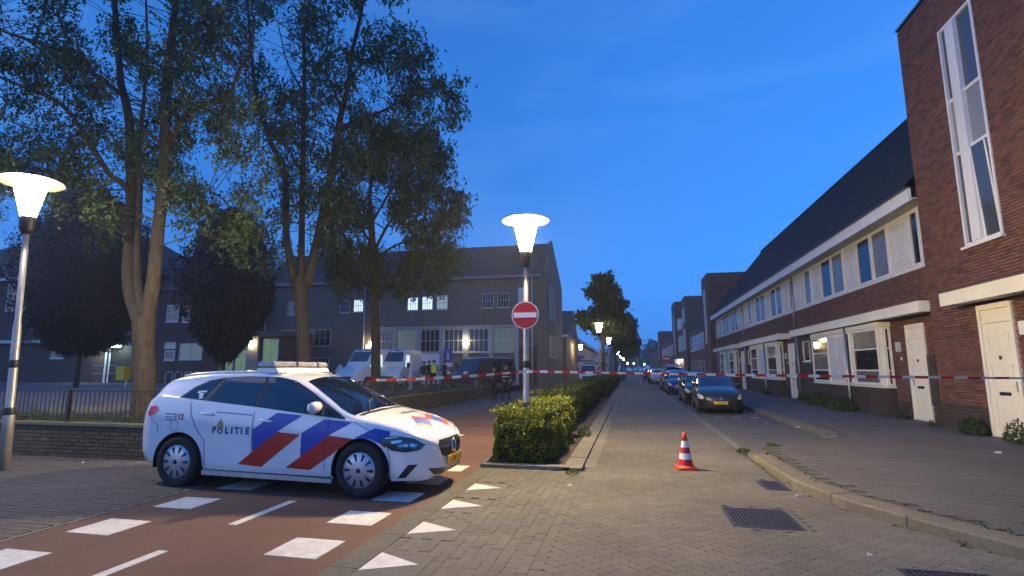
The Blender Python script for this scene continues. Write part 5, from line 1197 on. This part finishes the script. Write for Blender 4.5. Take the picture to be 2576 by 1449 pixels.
LIT = [(4.1, 15.0, .135, 'crumpled white litter at the back of the parking bay', .09), (6.3, 11.3, .128, 'flat white scrap of paper on the right pavement', .11), (3.9, 17.3, .005, 'small white scrap in the parking bay', .05), (2.02, 7.6, .006, 'white cigarette packet at the foot of the kerb', .06), (-9.2, 7.6, .004, 'white dot of litter on the pavement behind the police car', .04), (1.96, 5.4, .005, 'pale scrap on the road near the bottom grate', .05), (-.86, 7.6, .006, 'pale crumbs of litter at the corner of the hedge bed', .05), (7.3, 21.5, .13, 'white bottle lying by the weeds at the terrace wall', .08)]
for x, y, z_, lb_, s_ in LIT:
    s_ *= .6
    m = MB()
    for k in range(4): m.obox((x + random.uniform(-s_, s_) * .5, y + random.uniform(-s_, s_) * .5, z_ + .008 + k * .004), (s_ * random.uniform(.5, 1), s_ * random.uniform(.3, .8), .006 + s_ * .08), Matrix.Rotation(random.uniform(0, 3), 3, 'Z') @ Matrix.Rotation(random.uniform(-.3, .3), 3, 'X'))
    tag(m.build('litter', WHITE), lb_, 'litter', 'scraps of litter')
# ================================================================== people
SKIN = M('skin', (.42, .26, .19), .55); HAIR = M('dark_hair', (.03, .022, .018), .7); JKT = M('dark_uniform', (.012, .013, .017), .7); TRS = M('dark_trousers', (.014, .015, .02), .75); SHOE = M('black_shoe', (.012, .012, .012), .5)
SUIT = M('white_coverall', (.62, .66, .72), .7, var=.08, vscale=12); VEST = M('hi_vis_yellow', (.45, .62, .03), .6, emit=(.4, .7, .05), estr=.012); JEAN = M('grey_trousers', (.30, .33, .38), .8)
def person(X, Y, z, rz, h, label, mats, pose='stand', vest=None, hair=True, cap=None):
    k = h / 1.75; J = {}; E_ = []; V = []; RD = []
    def v(n_, p, r): J[n_] = len(V); V.append(Vector(p) * k); RD.append(r * k)
    def e(a, b): E_.append((J[a], J[b]))
    st = .04 if pose != 'wide' else .09
    v('pel', (0, 0, .95), (.145)); v('sp', (0, .01, 1.15), .135); v('ch', (0, .0, 1.36), .15); v('nk', (0, .0, 1.50), .058); v('hd0', (0, .015, 1.57), .075); v('hd1', (0, .02, 1.65), .098); v('hd2', (0, .01, 1.73), .07); v('ns', (0, .12, 1.64), .014)
    for a, b in (('pel', 'sp'), ('sp', 'ch'), ('ch', 'nk'), ('nk', 'hd0'), ('hd0', 'hd1'), ('hd1', 'hd2'), ('hd1', 'ns')): e(a, b)
    for s_, q in ((-1, 'l'), (1, 'r')):
        el, wr = {'stand': ((.26, -.02, 1.14), (.25, .07, .90)), 'fold': ((.27, .02, 1.14), (.06, .22, 1.18)), 'wide': ((.29, -.03, 1.14), (.20, .16, 1.0)), 'reach': ((.25, .10, 1.16), (.18, .33, 1.12))}[pose if not (pose == 'fold' and s_ < 0) else 'fold']
        v('sh' + q, (s_ * .185, 0, 1.42), .068); v('el' + q, (s_ * el[0], el[1], el[2]), .047); v('wr' + q, (s_ * wr[0], wr[1], wr[2]), .033)
        d = (Vector((s_ * wr[0], wr[1], wr[2])) - Vector((s_ * el[0], el[1], el[2]))).normalized(); hp = Vector((s_ * wr[0], wr[1], wr[2])) + d * .07
        v('ha' + q, hp, .034); sd = Vector((0, 1, 0)) if abs(d.y) < .7 else Vector((1, 0, 0))
        e('ch', 'sh' + q); e('sh' + q, 'el' + q); e('el' + q, 'wr' + q); e('wr' + q, 'ha' + q)
        for f_, (off, ln) in enumerate(((-.030, .075), (-.010, .085), (.010, .08), (.028, .065))):
            v(f'f{f_}a{q}', hp + d * (.03 + ln * .45) + sd * off, .0095); v(f'f{f_}b{q}', hp + d * (.03 + ln * .9) + sd * off * 1.05 + Vector((-s_ * .012, 0, 0)), .008); e('ha' + q, f'f{f_}a{q}'); e(f'f{f_}a{q}', f'f{f_}b{q}')
        v('t' + q, hp + d * .025 + sd * -.055, .010); e('ha' + q, 't' + q)
        v('hp' + q, (s_ * .095, 0, .90), .095); v('kn' + q, (s_ * (.10 + st * .6), .03, .50), .066); v('an' + q, (s_ * (.10 + st), -.01, .09), .043); v('to' + q, (s_ * (.12 + st), .15, .045), .036); v('he' + q, (s_ * (.10 + st), -.06, .045), .036)
        e('pel', 'hp' + q); e('hp' + q, 'kn' + q); e('kn' + q, 'an' + q); e('an' + q, 'to' + q); e('an' + q, 'he' + q)
    me = bpy.data.meshes.new('b'); me.from_pydata(V, E_, []); ob = bpy.data.objects.new('b', me); COL.objects.link(ob)
    md = ob.modifiers.new('s', 'SKIN'); md.use_smooth_shade = True
    for i, sv in enumerate(me.skin_vertices[0].data): sv.radius = (RD[i], RD[i]); sv.use_root = (i == 0)
    sv = me.skin_vertices[0].data
    for n_, (rx_, ry_) in {'pel': (.16, .115), 'sp': (.145, .105), 'ch': (.165, .115)}.items(): sv[J[n_]].radius = (rx_ * k, ry_ * k)
    ob.modifiers.new('u', 'SUBSURF').levels = 1
    bpy.context.view_layer.update()
    nm = bpy.data.meshes.new_from_object(ob.evaluated_get(bpy.context.evaluated_depsgraph_get())); bpy.data.objects.remove(ob); bpy.data.meshes.remove(me)
    r = thing('person', (X, Y, z), label, 'person', 'people behind the tape', rz=rz, local=True)
    top, leg, skin, shoe = mats; nm.materials.clear()
    for q in (top, leg, skin, shoe): nm.materials.append(q)
    for p in nm.polygons:
        c_ = p.center / k; p.use_smooth = True
        hand = min((c_ - V[J['ha' + q]] / k).length for q in 'lr') < .10
        p.material_index = 2 if (c_.z > 1.515 or hand) else 3 if c_.z < .10 else 1 if c_.z < .93 and abs(c_.x) < .24 and not (c_.z > .8 and abs(c_.x) > .21) else 0
    zmin = min(v_.co.z for v_ in nm.vertices)
    for v_ in nm.vertices: v_.co.z -= zmin
    bo = bpy.data.objects.new('body', nm); COL.objects.link(bo); bo.parent = r
    if hair:
        m = MB(); m.lathe([(.112, -.02), (.115, .03), (.10, .08), (.06, .115), (.001, .125)], (0, -.008, 1.655 - zmin / k), 14, cap=False); m.v = [tuple(a * k for a in p) for p in m.v]; m.build('hair' if cap is None else 'cap', HAIR if cap is None else cap, r, True)
    if vest is not None:
        m = MB(); m.lathe([(.175, 1.0), (.168, 1.12), (.178, 1.25), (.185, 1.36), (.16, 1.45), (.09, 1.49)], (0, 0, -zmin / k), 18, cap=False); m.v = [(p[0] * k * 1.05, p[1] * k * .80, p[2] * k) for p in m.v]; m.build('vest', vest, r, True)
        m = MB(); m.lathe([(.188, 1.13), (.188, 1.17)], (0, 0, -zmin / k), 18, cap=False); m.v = [(p[0] * k * 1.05, p[1] * k * .80, p[2] * k) for p in m.v]; m.build('reflective_band', M('reflective_grey', (.6, .62, .62), .3), r, True)
    return r
def on(px, Y): return at(px, 950, Y)[0]
U_ = (JKT, TRS, SKIN, SHOE); W_S = (SUIT, SUIT, SUIT, SUIT)
person(on(1243, 28.0), 28.0, 0, R(150), 1.74, 'person in dark uniform, left one of the two officers by the footpath', U_, 'fold', vest=JKT)
person(on(1272, 27.4), 27.4, 0, R(215), 1.86, 'taller person in dark uniform, right one of the two officers by the footpath', U_, 'wide', vest=JKT)
person(on(1034, 30.5), 30.5, YZ, R(100), 1.76, 'person in white coverall standing before the panel van', W_S, 'stand', cap=SUIT)
person(on(1066, 31.6), 31.6, YZ, R(200), 1.72, 'person in dark jacket and pale trousers next to the hi-vis vest', (JKT, JEAN, SKIN, SHOE), 'stand')
person(on(1079, 32.8), 32.8, YZ, R(180), 1.78, 'dark clothed person half hidden behind the group by the van', U_, 'stand')
person(on(1091, 31.9), 31.9, YZ, R(10), 1.80, 'person wearing a bright yellow hi-vis vest seen from behind', U_, 'stand', vest=VEST)
person(on(1118, 31.8), 31.8, YZ, R(140), 1.78, 'person in dark clothes right of the hi-vis vest', U_, 'reach', vest=JKT)
person(on(855, 31.8), 31.8, YZ, R(160), 1.75, 'person in pale clothing at the open cab door of the white van', (SUIT, TRS, SKIN, SHOE), 'reach')
# ================================================================== vegetation
def leaf_mesh(P, size, mat, name, parent, aspect=.5, droop=0., var=.4, up=0., quads=1):
    P = np.asarray(P, float); n = len(P)
    t = RNG.normal(size=(n, 3)); t[:, 2] -= droop; t /= np.linalg.norm(t, axis=1)[:, None]
    a = RNG.normal(size=(n, 3)); a[:, 2] += up; s_ = np.cross(t, a); s_ /= np.linalg.norm(s_, axis=1)[:, None] + 1e-9
    L = (size * (1 + var * RNG.uniform(-1, 1, n)))[:, None]
    V = np.stack([P - t * L * .5, P + s_ * L * aspect * .5 - t * L * .08, P + t * L * .5, P - s_ * L * aspect * .5 - t * L * .08], 1).reshape(-1, 3)
    F = np.arange(4 * n).reshape(-1, 4)
    return np_mesh(name, V, F, mat, parent)
HLEAF = M('hedge_leaf', (.06, .1, .02), .5, isl=[(.07, .105, .008), (.18, .215, .014), (.11, .15, .010), (.22, .24, .025), (.08, .12, .010)], leaf=True)
HLEAF2 = M('far_hedge_leaf', (.05, .08, .02), .55, isl=[(.03, .052, .010), (.055, .080, .014), (.07, .075, .018), (.04, .06, .012)], leaf=True)
CORE = M('hedge_inner_shade', (.010, .014, .006), .95)
def hedge(x0, x1, y0, y1, zt, label, n, size, mat, lump=.07, round_=.12):
    o = thing('hedge', ((x0 + x1) / 2, (y0 + y1) / 2, .03), label, 'hedge', 'hedge along the street')
    MB().box(x0 + .13, x1 - .13, y0 + .13, y1 - .13, .02, zt - .16).build('branches', CORE, o)  # solid dark core, inner shade of the hedge put into its colour
    A = [(x1 - x0) * (y1 - y0), 2 * (y1 - y0) * zt, 2 * (x1 - x0) * zt]; T = sum(A); P = []
    for i in range(n):
        r = random.random() * T; dep = abs(random.gauss(0, .07)) ; z = random.random() ** .9 * zt
        if r < A[0]: x, y, z = random.uniform(x0, x1), random.uniform(y0, y1), zt - dep * .8
        elif r < A[0] + A[1]:
            sd = random.random() < .5; x = (x0 + dep) if sd else (x1 - dep); y = random.uniform(y0, y1)
        else:
            sd = random.random() < .72; y = (y0 + dep) if sd else (y1 - dep); x = random.uniform(x0, x1)
        q = noise.noise(Vector((x * 1.7, y * 1.7, z * 1.9))) * lump * 1.6 + noise.noise(Vector((x * 5, y * 5, z * 5))) * lump * .7
        cx_, cy_, cz_ = (x0 + x1) / 2, min(max(y, y0 + .6), y1 - .6), zt * .5
        d = Vector((x - cx_, y - cy_, (z - cz_) * 1.2)); d = d.normalized() if d.length > .01 else Vector((0, 0, 1))
        # rounded shoulders
        ex = max(0, abs(x - cx_) / ((x1 - x0) / 2) - .7) / .3; ey = max(0, (y0 + .35 - y) / .35, (y - y1 + .35) / .35); ez = max(0, z / zt - .75) / .25
        pull = round_ * (ex * ez + ey * ez + ex * ey)
        P.append((x + d.x * (q - pull), y + d.y * (q - pull), max(.03, z + d.z * (q - pull * .8))))
    for i in range(n // 40):   # stray shoots
        x, y = random.uniform(x0, x1), random.uniform(y0, y1); hh = random.uniform(.03, .16)
        for k in range(5): P.append((x + random.gauss(0, .012), y + random.gauss(0, .012), zt + hh * k / 5))
    leaf_mesh(P, size, mat, 'foliage', o, .58, up=.6); return o
hedge(-2.38, -1.30, 8.95, 12.9, .86, 'clipped green hedge block around the lamp post, nearest the camera', 30000, .047, HLEAF, .10, .26)
hedge(-2.45, -1.52, 13.25, 29.0, .97, 'long clipped hedge running on behind the front block', 30000, .075, HLEAF2, .10, .2)
hedge(-2.4, -1.30, 30.2, 70, 1.05, 'far stretch of hedge beside the street, under the street tree', 22000, .13, HLEAF2)
WEED = M('weed_leaf', (.05, .09, .02), .6, isl=[(.03, .06, .010), (.06, .10, .016), (.08, .11, .025)], leaf=True)
def tuft(x, y, z, r, h, n, label, grp, size=.05, name='weed'):
    P = []
    for i in range(n):
        a = random.uniform(0, 6.28); rr = r * math.sqrt(random.random()); f = 1 - (rr / r) ** 2
        P.append((x + rr * math.cos(a) * .55, y + rr * math.sin(a), z + random.random() ** .8 * h * (.25 + .75 * f) + .01))
    ob = leaf_mesh([(a - x, b - y, c_ - z) for a, b, c_ in P], size, WEED, name, None, .3, droop=-.6); ob.location = (x, y, z)
    return tag(ob, label, 'weeds', grp)
g_ = 'weeds along the terrace wall'
tuft(7.55, 21.9, .12, .75, .55, 1500, 'large weed clump under the bay window, right of the rain pipe', g_, .11)
tuft(7.6, 23.6, .12, .55, .5, 1000, 'weed clump just left of the rain pipe at the bay', g_, .11)
tuft(7.7, 25.2, .12, .75, .55, 1200, 'broad weed clump under the left half of the bay', g_, .11)
tuft(7.9, 27.6, .12, .5, .4, 500, 'small weed tuft at the far rain pipe', g_, .1)
tuft(7.85, 18.35, .12, .22, .25, 260, 'little weed tuft left of the cream house door', g_, .07)
tuft(7.55, 14.35, .12, .42, .45, 900, 'weeds growing beside the door of the tall block', g_, .08)
tuft(7.55, 12.85, .12, .35, .5, 600, 'weeds with red flowers at the right edge by the door', g_, .08)
tuft(7.7, 16.3, .12, .2, .15, 160, 'low weed at the corner of the tall block', g_, .06)
tuft(7.9, 33.5, .12, .7, .4, 500, 'dark weeds under the second bay window', g_, .12)
tuft(2.1, 11.3, .0, .25, .07, 300, 'grass tuft where the kerb meets the parking bay', g_, .05)
tuft(2.75, 11.9, .05, .2, .06, 200, 'yellowish tuft on the sloping kerb end', g_, .05)
tuft(-.92, 8.45, .0, .2, .08, 250, 'moss tuft at the corner of the hedge bed', g_, .03)
tuft(-1.1, 12.9, .03, .3, .28, 350, 'bright tuft in the gap between the two hedge blocks', g_, .06)
P = []
for i, p in enumerate(kin):
    if p.y < 11.5:
        for k in range(int(26 * max(0, noise.noise(Vector((p.x * 2, p.y * 2, 3))) + .35))): P.append((p.x + random.gauss(0, .035), p.y + random.uniform(-.13, .13), .12 + random.random() * .04))
        for k in range(int(12 * max(0, noise.noise(Vector((p.x * 2, p.y * 2, 9))) + .2))): q = kp[i]; P.append((q.x - .015 + random.gauss(0, .015), q.y + random.uniform(-.13, .13), .005 + random.random() * .03))
tag(leaf_mesh(P, .04, WEED, 'moss_and_grass', None, .4), 'moss and grass growing in the joints along the kerb', 'grass', kind='stuff')
P = [(random.uniform(-15.5, -8.6), 8.35 + abs(random.gauss(0, .8)), YZ + random.random() * .28) for i in range(9000)] + [(-8.6 - abs(random.gauss(0, .7)), random.uniform(8.4, 30), YZ + random.random() * .25) for i in range(9000)]
tag(leaf_mesh(P, .13, WEED, 'grass', None, .16, droop=-1.2), 'rough grass behind the yard wall at the foot of the trees', 'grass', kind='stuff')
# ------------------------------------------------------------------ big trees
BARK = M('bark', (.058, .046, .033), .95, var=.5, vscale=4, bump=1.0, bscale=9, stretch=(5, 5, 1), dirt=.2)
BARK2 = M('dark_bark', (.050, .042, .035), .95, var=.5, vscale=4, bump=1.0, bscale=9, stretch=(5, 5, 1))
TLEAF = M('tree_leaf', (.04, .07, .03), .55, isl=[(.025, .050, .018), (.048, .085, .030), (.036, .068, .025), (.066, .10, .04), (.030, .057, .022)], leaf=True)
def smooth_path(P, n=5):
    out = []; P = [Vector(p) for p in P]
    for i in range(len(P) - 1):
        p0, p1, p2, p3 = P[max(i - 1, 0)], P[i], P[i + 1], P[min(i + 2, len(P) - 1)]
        for q in range(n):
            t = q / n; out.append(.5 * (2 * p1 + (p2 - p0) * t + (2 * p0 - 5 * p1 + 4 * p2 - p3) * t * t + (3 * p1 - p0 - 3 * p2 + p3) * t ** 3))
    out.append(P[-1]); return out
def big_tree(label, Y, trunk, limbs, poly, nclump, leaf, spray, bark, depth=1.8, clump_r=.5, seed=1, ztop=None, holes=.0):
    rnd = random.Random(seed); base = at(trunk[0][0], trunk[0][1], Y)
    o = thing('broadleaf_tree', (base[0], base[1], YZ), label, 'tree', 'big trees in the school yard')
    tk = MB(); P = [at(a, b, Y) for a, b, r in trunk]; P[0] = (P[0][0], P[0][1], YZ - .1); sp = smooth_path(P); rr = .68 * np.interp(np.linspace(0, 1, len(sp)), np.linspace(0, 1, len(trunk)), [r for _, _, r in trunk])
    rr[0] *= 1.25; rr[1] *= 1.1
    tk.tube(sp, list(rr), 18); nodes_ = []
    tk.build('trunk', bark, o, True)
    for L in limbs:
        r0, r1, dy, pts = L; n = len(pts)
        Q = [at(a, b, Y + dy * (i / (n - 1)) ** 1.2) for i, (a, b) in enumerate(pts)]; sp = smooth_path(Q); rr = np.linspace(r0 * .68, r1 * .8, len(sp))
        MB().tube(sp, list(rr), 10).build('limb', bark, o, True)
        nodes_ += [(p, r) for p, r in zip(sp, rr)][2:]
    # foliage clumps inside the crown outline, each hung on a twig
    xs = [p[0] for p in poly]; ys = [p[1] for p in poly]; N_ = np.array([tuple(p) for p, r in nodes_]); tw = MB(); LP = []
    k = 0; tries = 0
    while k < nclump and tries < nclump * 20:
        tries += 1
        px, py = rnd.uniform(min(xs), max(xs)), rnd.uniform(min(ys), max(ys))
        if not inpoly(px, py, poly): continue
        q = Vector(at(px, py, Y + rnd.gauss(.9, depth)))
        if holes and noise.noise(Vector((px * .011, py * .011, seed * 3.1))) < -holes: continue
        i = int(np.argmin(np.linalg.norm(N_ - np.array(q), axis=1))); s_ = nodes_[i][0]; d = (q - s_)
        if d.length > 3.1 or (q - Vector((-10.15, 6.85, 4.6))).length < 3.2: continue
        k += 1
        mid = s_.lerp(q, .55) + Vector((rnd.gauss(0, .1), rnd.gauss(0, .1), d.length * .10))
        if d.length > .25: tw.tube([s_, mid, q], [min(nodes_[i][1] * .5, .007 + .006 * d.length), .008, .004], 5)
        m = int(spray * rnd.uniform(.5, 1.4)); sx, sz = clump_r * rnd.uniform(.6, 1.2), clump_r * rnd.uniform(.6, 1.3)
        for c_ in range(m // 5 + 1):
            # little hanging sprays
            a = q + Vector((rnd.gauss(0, sx * .6), rnd.gauss(0, sx * .6), rnd.gauss(0, sz * .55))); ln = rnd.uniform(.12, .34)
            dr = Vector((rnd.gauss(0, .35), rnd.gauss(0, .35), -1)).normalized()
            for j in range(5): p = a + dr * ln * j / 5 + Vector((rnd.gauss(0, .03), rnd.gauss(0, .03), rnd.gauss(0, .02))); LP.append(tuple(p))
    tw.build('twigs', bark, o)['kind'] = 'stuff'
    lf = leaf_mesh(LP, leaf, TLEAF, 'crown', o, .5, droop=.5); lf['kind'] = 'stuff'
    return o
big_tree('large forked tree with pale trunk left of the police car', 11.2,
    [(362, 1045, .42), (363, 960, .37), (361, 870, .36), (362, 800, .39)],
    [(.25, .07, .6, [(352, 812), (330, 745), (322, 680), (328, 590), (330, 453), (327, 324), (317, 259), (304, 210), (300, 155), (291, 49), (285, -80), (280, -180)]),
     (.26, .08, -.5, [(368, 815), (384, 720), (392, 640), (402, 540), (411, 453), (415, 308), (418, 210), (427, 130), (437, 49), (450, -60), (455, -180)]),
     (.17, .03, .2, [(362, 800), (350, 740), (345, 660), (348, 560), (352, 470), (350, 380), (362, 250), (370, 120), (366, -40)]),
     (.11, .03, 1.2, [(330, 610), (305, 570), (267, 510), (222, 473), (160, 440), (100, 430), (20, 410)]),
     (.12, .03, -1.4, [(413, 400), (434, 340), (460, 301), (486, 275), (534, 256), (580, 240), (590, 207), (615, 155), (632, 130), (640, 40)]),
     (.10, .03, -1.0, [(310, 240), (298, 233), (259, 201), (201, 162), (146, 139), (107, 113), (49, 94), (0, 75), (-70, 40)]),
     (.12, .04, -1.6, [(326, 480), (300, 455), (275, 437), (233, 372), (181, 291), (130, 246), (65, 220), (0, 194), (-80, 160)]),
     (.07, .03, .8, [(425, 150), (444, 110), (479, 81), (508, 58), (560, 10)]),
     (.07, .02, 1.5, [(405, 500), (450, 470), (500, 470), (560, 500), (600, 560)]),
     (.06, .02, -.8, [(340, 300), (365, 320), (390, 350), (400, 360)])],
    [(-100, -100), (560, -100), (600, 0), (570, 90), (650, 110), (665, 230), (640, 330), (690, 430), (650, 560), (610, 690), (560, 580), (480, 630), (430, 520), (330, 545), (255, 620), (190, 600), (110, 470), (-100, 560)], 560, .10, 105, BARK, 1.9, .35, 3, holes=.16)
big_tree('tall multi-stemmed tree in the middle, in front of the grey hall', 17.0,
    [(764, 1010, .37), (764, 900, .34), (758, 780, .34), (755, 700, .40)],
    [(.22, .05, .8, [(742, 720), (728, 640), (720, 583), (716, 437), (682, 362), (666, 312), (645, 242), (634, 146), (626, 54), (620, -80)]),
     (.20, .05, 0, [(757, 720), (758, 640), (759, 583), (762, 417), (764, 292), (766, 167), (764, 92), (776, 21), (785, -120)]),
     (.26, .05, -.8, [(772, 720), (790, 640), (803, 583), (828, 458), (845, 375), (857, 292), (878, 208), (882, 146), (899, 75), (912, 12), (925, -100)]),
     (.10, .02, -1.2, [(850, 340), (882, 308), (953, 283), (1003, 258), (1049, 237), (1110, 215), (1140, 230)]),
     (.08, .02, .6, [(880, 215), (886, 196), (911, 162), (974, 133), (1010, 120), (1060, 90)]),
     (.07, .02, .8, [(757, 430), (740, 400), (724, 375), (690, 350), (640, 400)]),
     (.07, .02, 1.4, [(766, 250), (745, 200), (720, 150), (700, 60)]),
     (.06, .02, -1., [(862, 270), (840, 230), (820, 160), (830, 60)])],
    [(560, -100), (990, -100), (1000, 30), (1060, 65), (1085, 130), (1030, 185), (1150, 200), (1165, 290), (1090, 325), (1070, 420), (900, 420), (850, 600), (800, 640), (720, 700), (650, 720), (690, 560), (620, 400), (600, 200)], 570, .12, 92, BARK2, 2.0, .40, 5, holes=.18)
big_tree('dense drooping tree right of the tall one, trunk between the vans', 23.0,
    [(946, 985, .34), (945, 880, .31), (942, 760, .30), (938, 640, .26), (932, 520, .2)],
    [(.18, .05, .6, [(935, 600), (930, 500), (940, 420), (960, 350), (985, 300)]),
     (.12, .03, -1., [(938, 640), (980, 560), (1040, 500), (1100, 470), (1150, 490)]),
     (.10, .03, 1., [(938, 620), (900, 560), (870, 520), (840, 540)]),
     (.10, .03, -1.4, [(936, 560), (990, 470), (1050, 410), (1100, 390)]),
     (.10, .03, 1.2, [(938, 660), (990, 620), (1060, 600), (1130, 620)]),
     (.09, .03, -.5, [(938, 660), (890, 640), (850, 650), (825, 690)])],
    [(870, 330), (1040, 310), (1100, 350), (1135, 390), (1120, 460), (1178, 480), (1168, 540), (1158, 640), (1125, 715), (1085, 730), (1060, 765), (980, 740), (880, 750), (830, 710), (800, 600), (850, 450)], 580, .14, 100, BARK2, 2.2, .48, 8, holes=.2)
# ------------------------------------------------------------------ dark clipped evergreens
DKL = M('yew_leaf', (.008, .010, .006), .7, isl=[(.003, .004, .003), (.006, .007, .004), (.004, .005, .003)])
def evergreen(label, Y, cx_, prof, seed):
    rnd = random.Random(seed); c0 = at(cx_, prof[0][0], Y); sc = abs(at(cx_ + 100, 800, Y)[0] - at(cx_, 800, Y)[0]) / 100
    o = thing('evergreen_tree', (c0[0], Y, YZ), label, 'tree', 'dark evergreens by the school')
    pr = [(w_ * sc, at(cx_, py, Y)[2]) for py, w_ in prof]
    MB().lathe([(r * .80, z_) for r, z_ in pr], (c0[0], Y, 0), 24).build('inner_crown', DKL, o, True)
    MB().lathe([(.16, YZ), (.12, pr[0][1] + .6)], (c0[0], Y, 0), 10).build('trunk', BARK2, o)
    zs = [z_ for r, z_ in pr]; rs_ = [r for r, z_ in pr]; P = []
    for i in range(15000):
        z_ = rnd.uniform(zs[0], zs[-1]); a = rnd.uniform(0, 6.283); r = np.interp(z_, zs, rs_); r *= 1 - abs(rnd.gauss(0, .09)) + .36 * noise.noise(Vector((math.cos(a) * 2.2, math.sin(a) * 2.2, z_ * .9 + seed))) + .12 * noise.noise(Vector((math.cos(a) * 6, math.sin(a) * 6, z_ * 2.5 + seed)))
        P.append((c0[0] + r * math.cos(a), Y + r * math.sin(a), z_ + rnd.gauss(0, .1)))
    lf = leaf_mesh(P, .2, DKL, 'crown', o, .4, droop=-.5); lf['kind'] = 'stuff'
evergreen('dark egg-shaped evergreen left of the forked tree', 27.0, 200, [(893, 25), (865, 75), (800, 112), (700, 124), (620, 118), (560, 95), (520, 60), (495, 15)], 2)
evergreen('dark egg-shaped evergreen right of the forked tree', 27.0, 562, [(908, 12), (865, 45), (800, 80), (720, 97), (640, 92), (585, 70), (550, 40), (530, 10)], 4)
# ------------------------------------------------------------------ street trees and far trees
SLEAF = M('street_tree_leaf', (.03, .06, .02), .55, isl=[(.018, .038, .012), (.034, .062, .02), (.026, .05, .016)], leaf=True)
def crown_tree(name, label, X, Y, z0, parts, trunk_r, n, leaf, grp, tr_h, seed, mat=None, clumps=60):
    rnd = random.Random(seed); o = thing(name, (X, Y, 0), label, 'tree', grp)
    MB().tube([(X, Y, -.1), (X + .05, Y, tr_h * .5), (X, Y, tr_h)], [trunk_r * 1.2, trunk_r, trunk_r * .6], 10).build('trunk', BARK2, o, True)
    P = []; tw = MB()
    for (dx, dz, rx_, rz_, share) in parts:
        for k in range(int(clumps * share)):
            u = Vector((rnd.gauss(0, 1), rnd.gauss(0, 1), rnd.gauss(0, 1))).normalized() * rnd.random() ** .4
            q = Vector((X + dx + u.x * rx_, Y + u.y * rx_, dz + u.z * rz_)); s_ = Vector((X, Y, min(tr_h, max(tr_h * .5, q.z - 1))))
            tw.tube([s_, s_.lerp(q, .5) + Vector((0, 0, .2)), q], [trunk_r * .25, trunk_r * .12, .01], 5)
            for c_ in range(int(n / clumps)): P.append((q.x + rnd.gauss(0, rx_ * .12), q.y + rnd.gauss(0, rx_ * .12), q.z + rnd.gauss(0, rx_ * .13)))
    tw.build('branches', BARK2, o)['kind'] = 'stuff'
    lf = leaf_mesh(P, leaf, mat or SLEAF, 'crown', o, .7); lf['kind'] = 'stuff'
crown_tree('street_tree', 'round crowned street tree beside the far lamps', -1.9, 39.0, 0, [(.1, 5.9, 1.85, 1.9, .55), (0, 7.5, 1.3, 1.2, .25), (-.7, 5.0, 1.3, .9, .12), (.9, 4.9, 1.2, .9, .18)], .14, 6500, .26, 'street trees', 5.6, 3, clumps=90)
for k, (x, y, h_, r_, lb_) in enumerate(((-1.6, 62, 7.0, 2.0, 'dark street tree behind the round crowned one'), (-1.2, 84, 7.0, 2.2, 'third street tree in the row on the left'), (-1.0, 110, 7.2, 2.4, 'fourth street tree in the row on the left'))):
    crown_tree('street_tree', lb_, x, y, 0, [(.5, 6.0, r_, 2.0, 1.0), (1.0, 5.2, r_ * .9, 1.2, .5)], .15, 5000, .34, 'street trees', h_ * .6, 11 + k)
for k, (x, y, h_, r_, lb_) in enumerate(((14, 330, 19, 8, 'rounded dark tree closing the street, right of the mast'), (2, 350, 15, 8, 'rounded dark tree closing the street, behind the mast'), (-12, 340, 14, 9, 'dark tree mass closing the street on the left'), (26, 345, 15, 8, 'dark tree closing the street at the far right'))):
    crown_tree('far_tree', lb_, x, y, 0, [(0, h_ * .55, r_, h_ * .42, 1.0)], .4, 2600, 1.3, 'trees at the end of the street', h_ * .5, 30 + k)
# ================================================================== thin air volume added to imitate the lens glow round the lamps
hz = MB().box(-310, 310, -50, 710, -1.1, 24).build('added_haze', None)
hm = bpy.data.materials.new('added_haze'); hm.use_nodes = True; N, L = nodes(hm); N.remove(N['Principled BSDF'])
pv = N.new('ShaderNodeVolumePrincipled'); pv.inputs['Color'].default_value = (.85, .9, 1, 1); pv.inputs['Density'].default_value = .0008; pv.inputs['Anisotropy'].default_value = .0
L.new(pv.outputs[0], N['Material Output'].inputs['Volume']); hz.data.materials.clear(); hz.data.materials.append(hm)
tag(hz, 'thin hazy air added for the lens glow round the street lamps', 'added_haze', kind='stuff')
S.cycles.volume_bounces = 0; S.cycles.volume_max_steps = 64
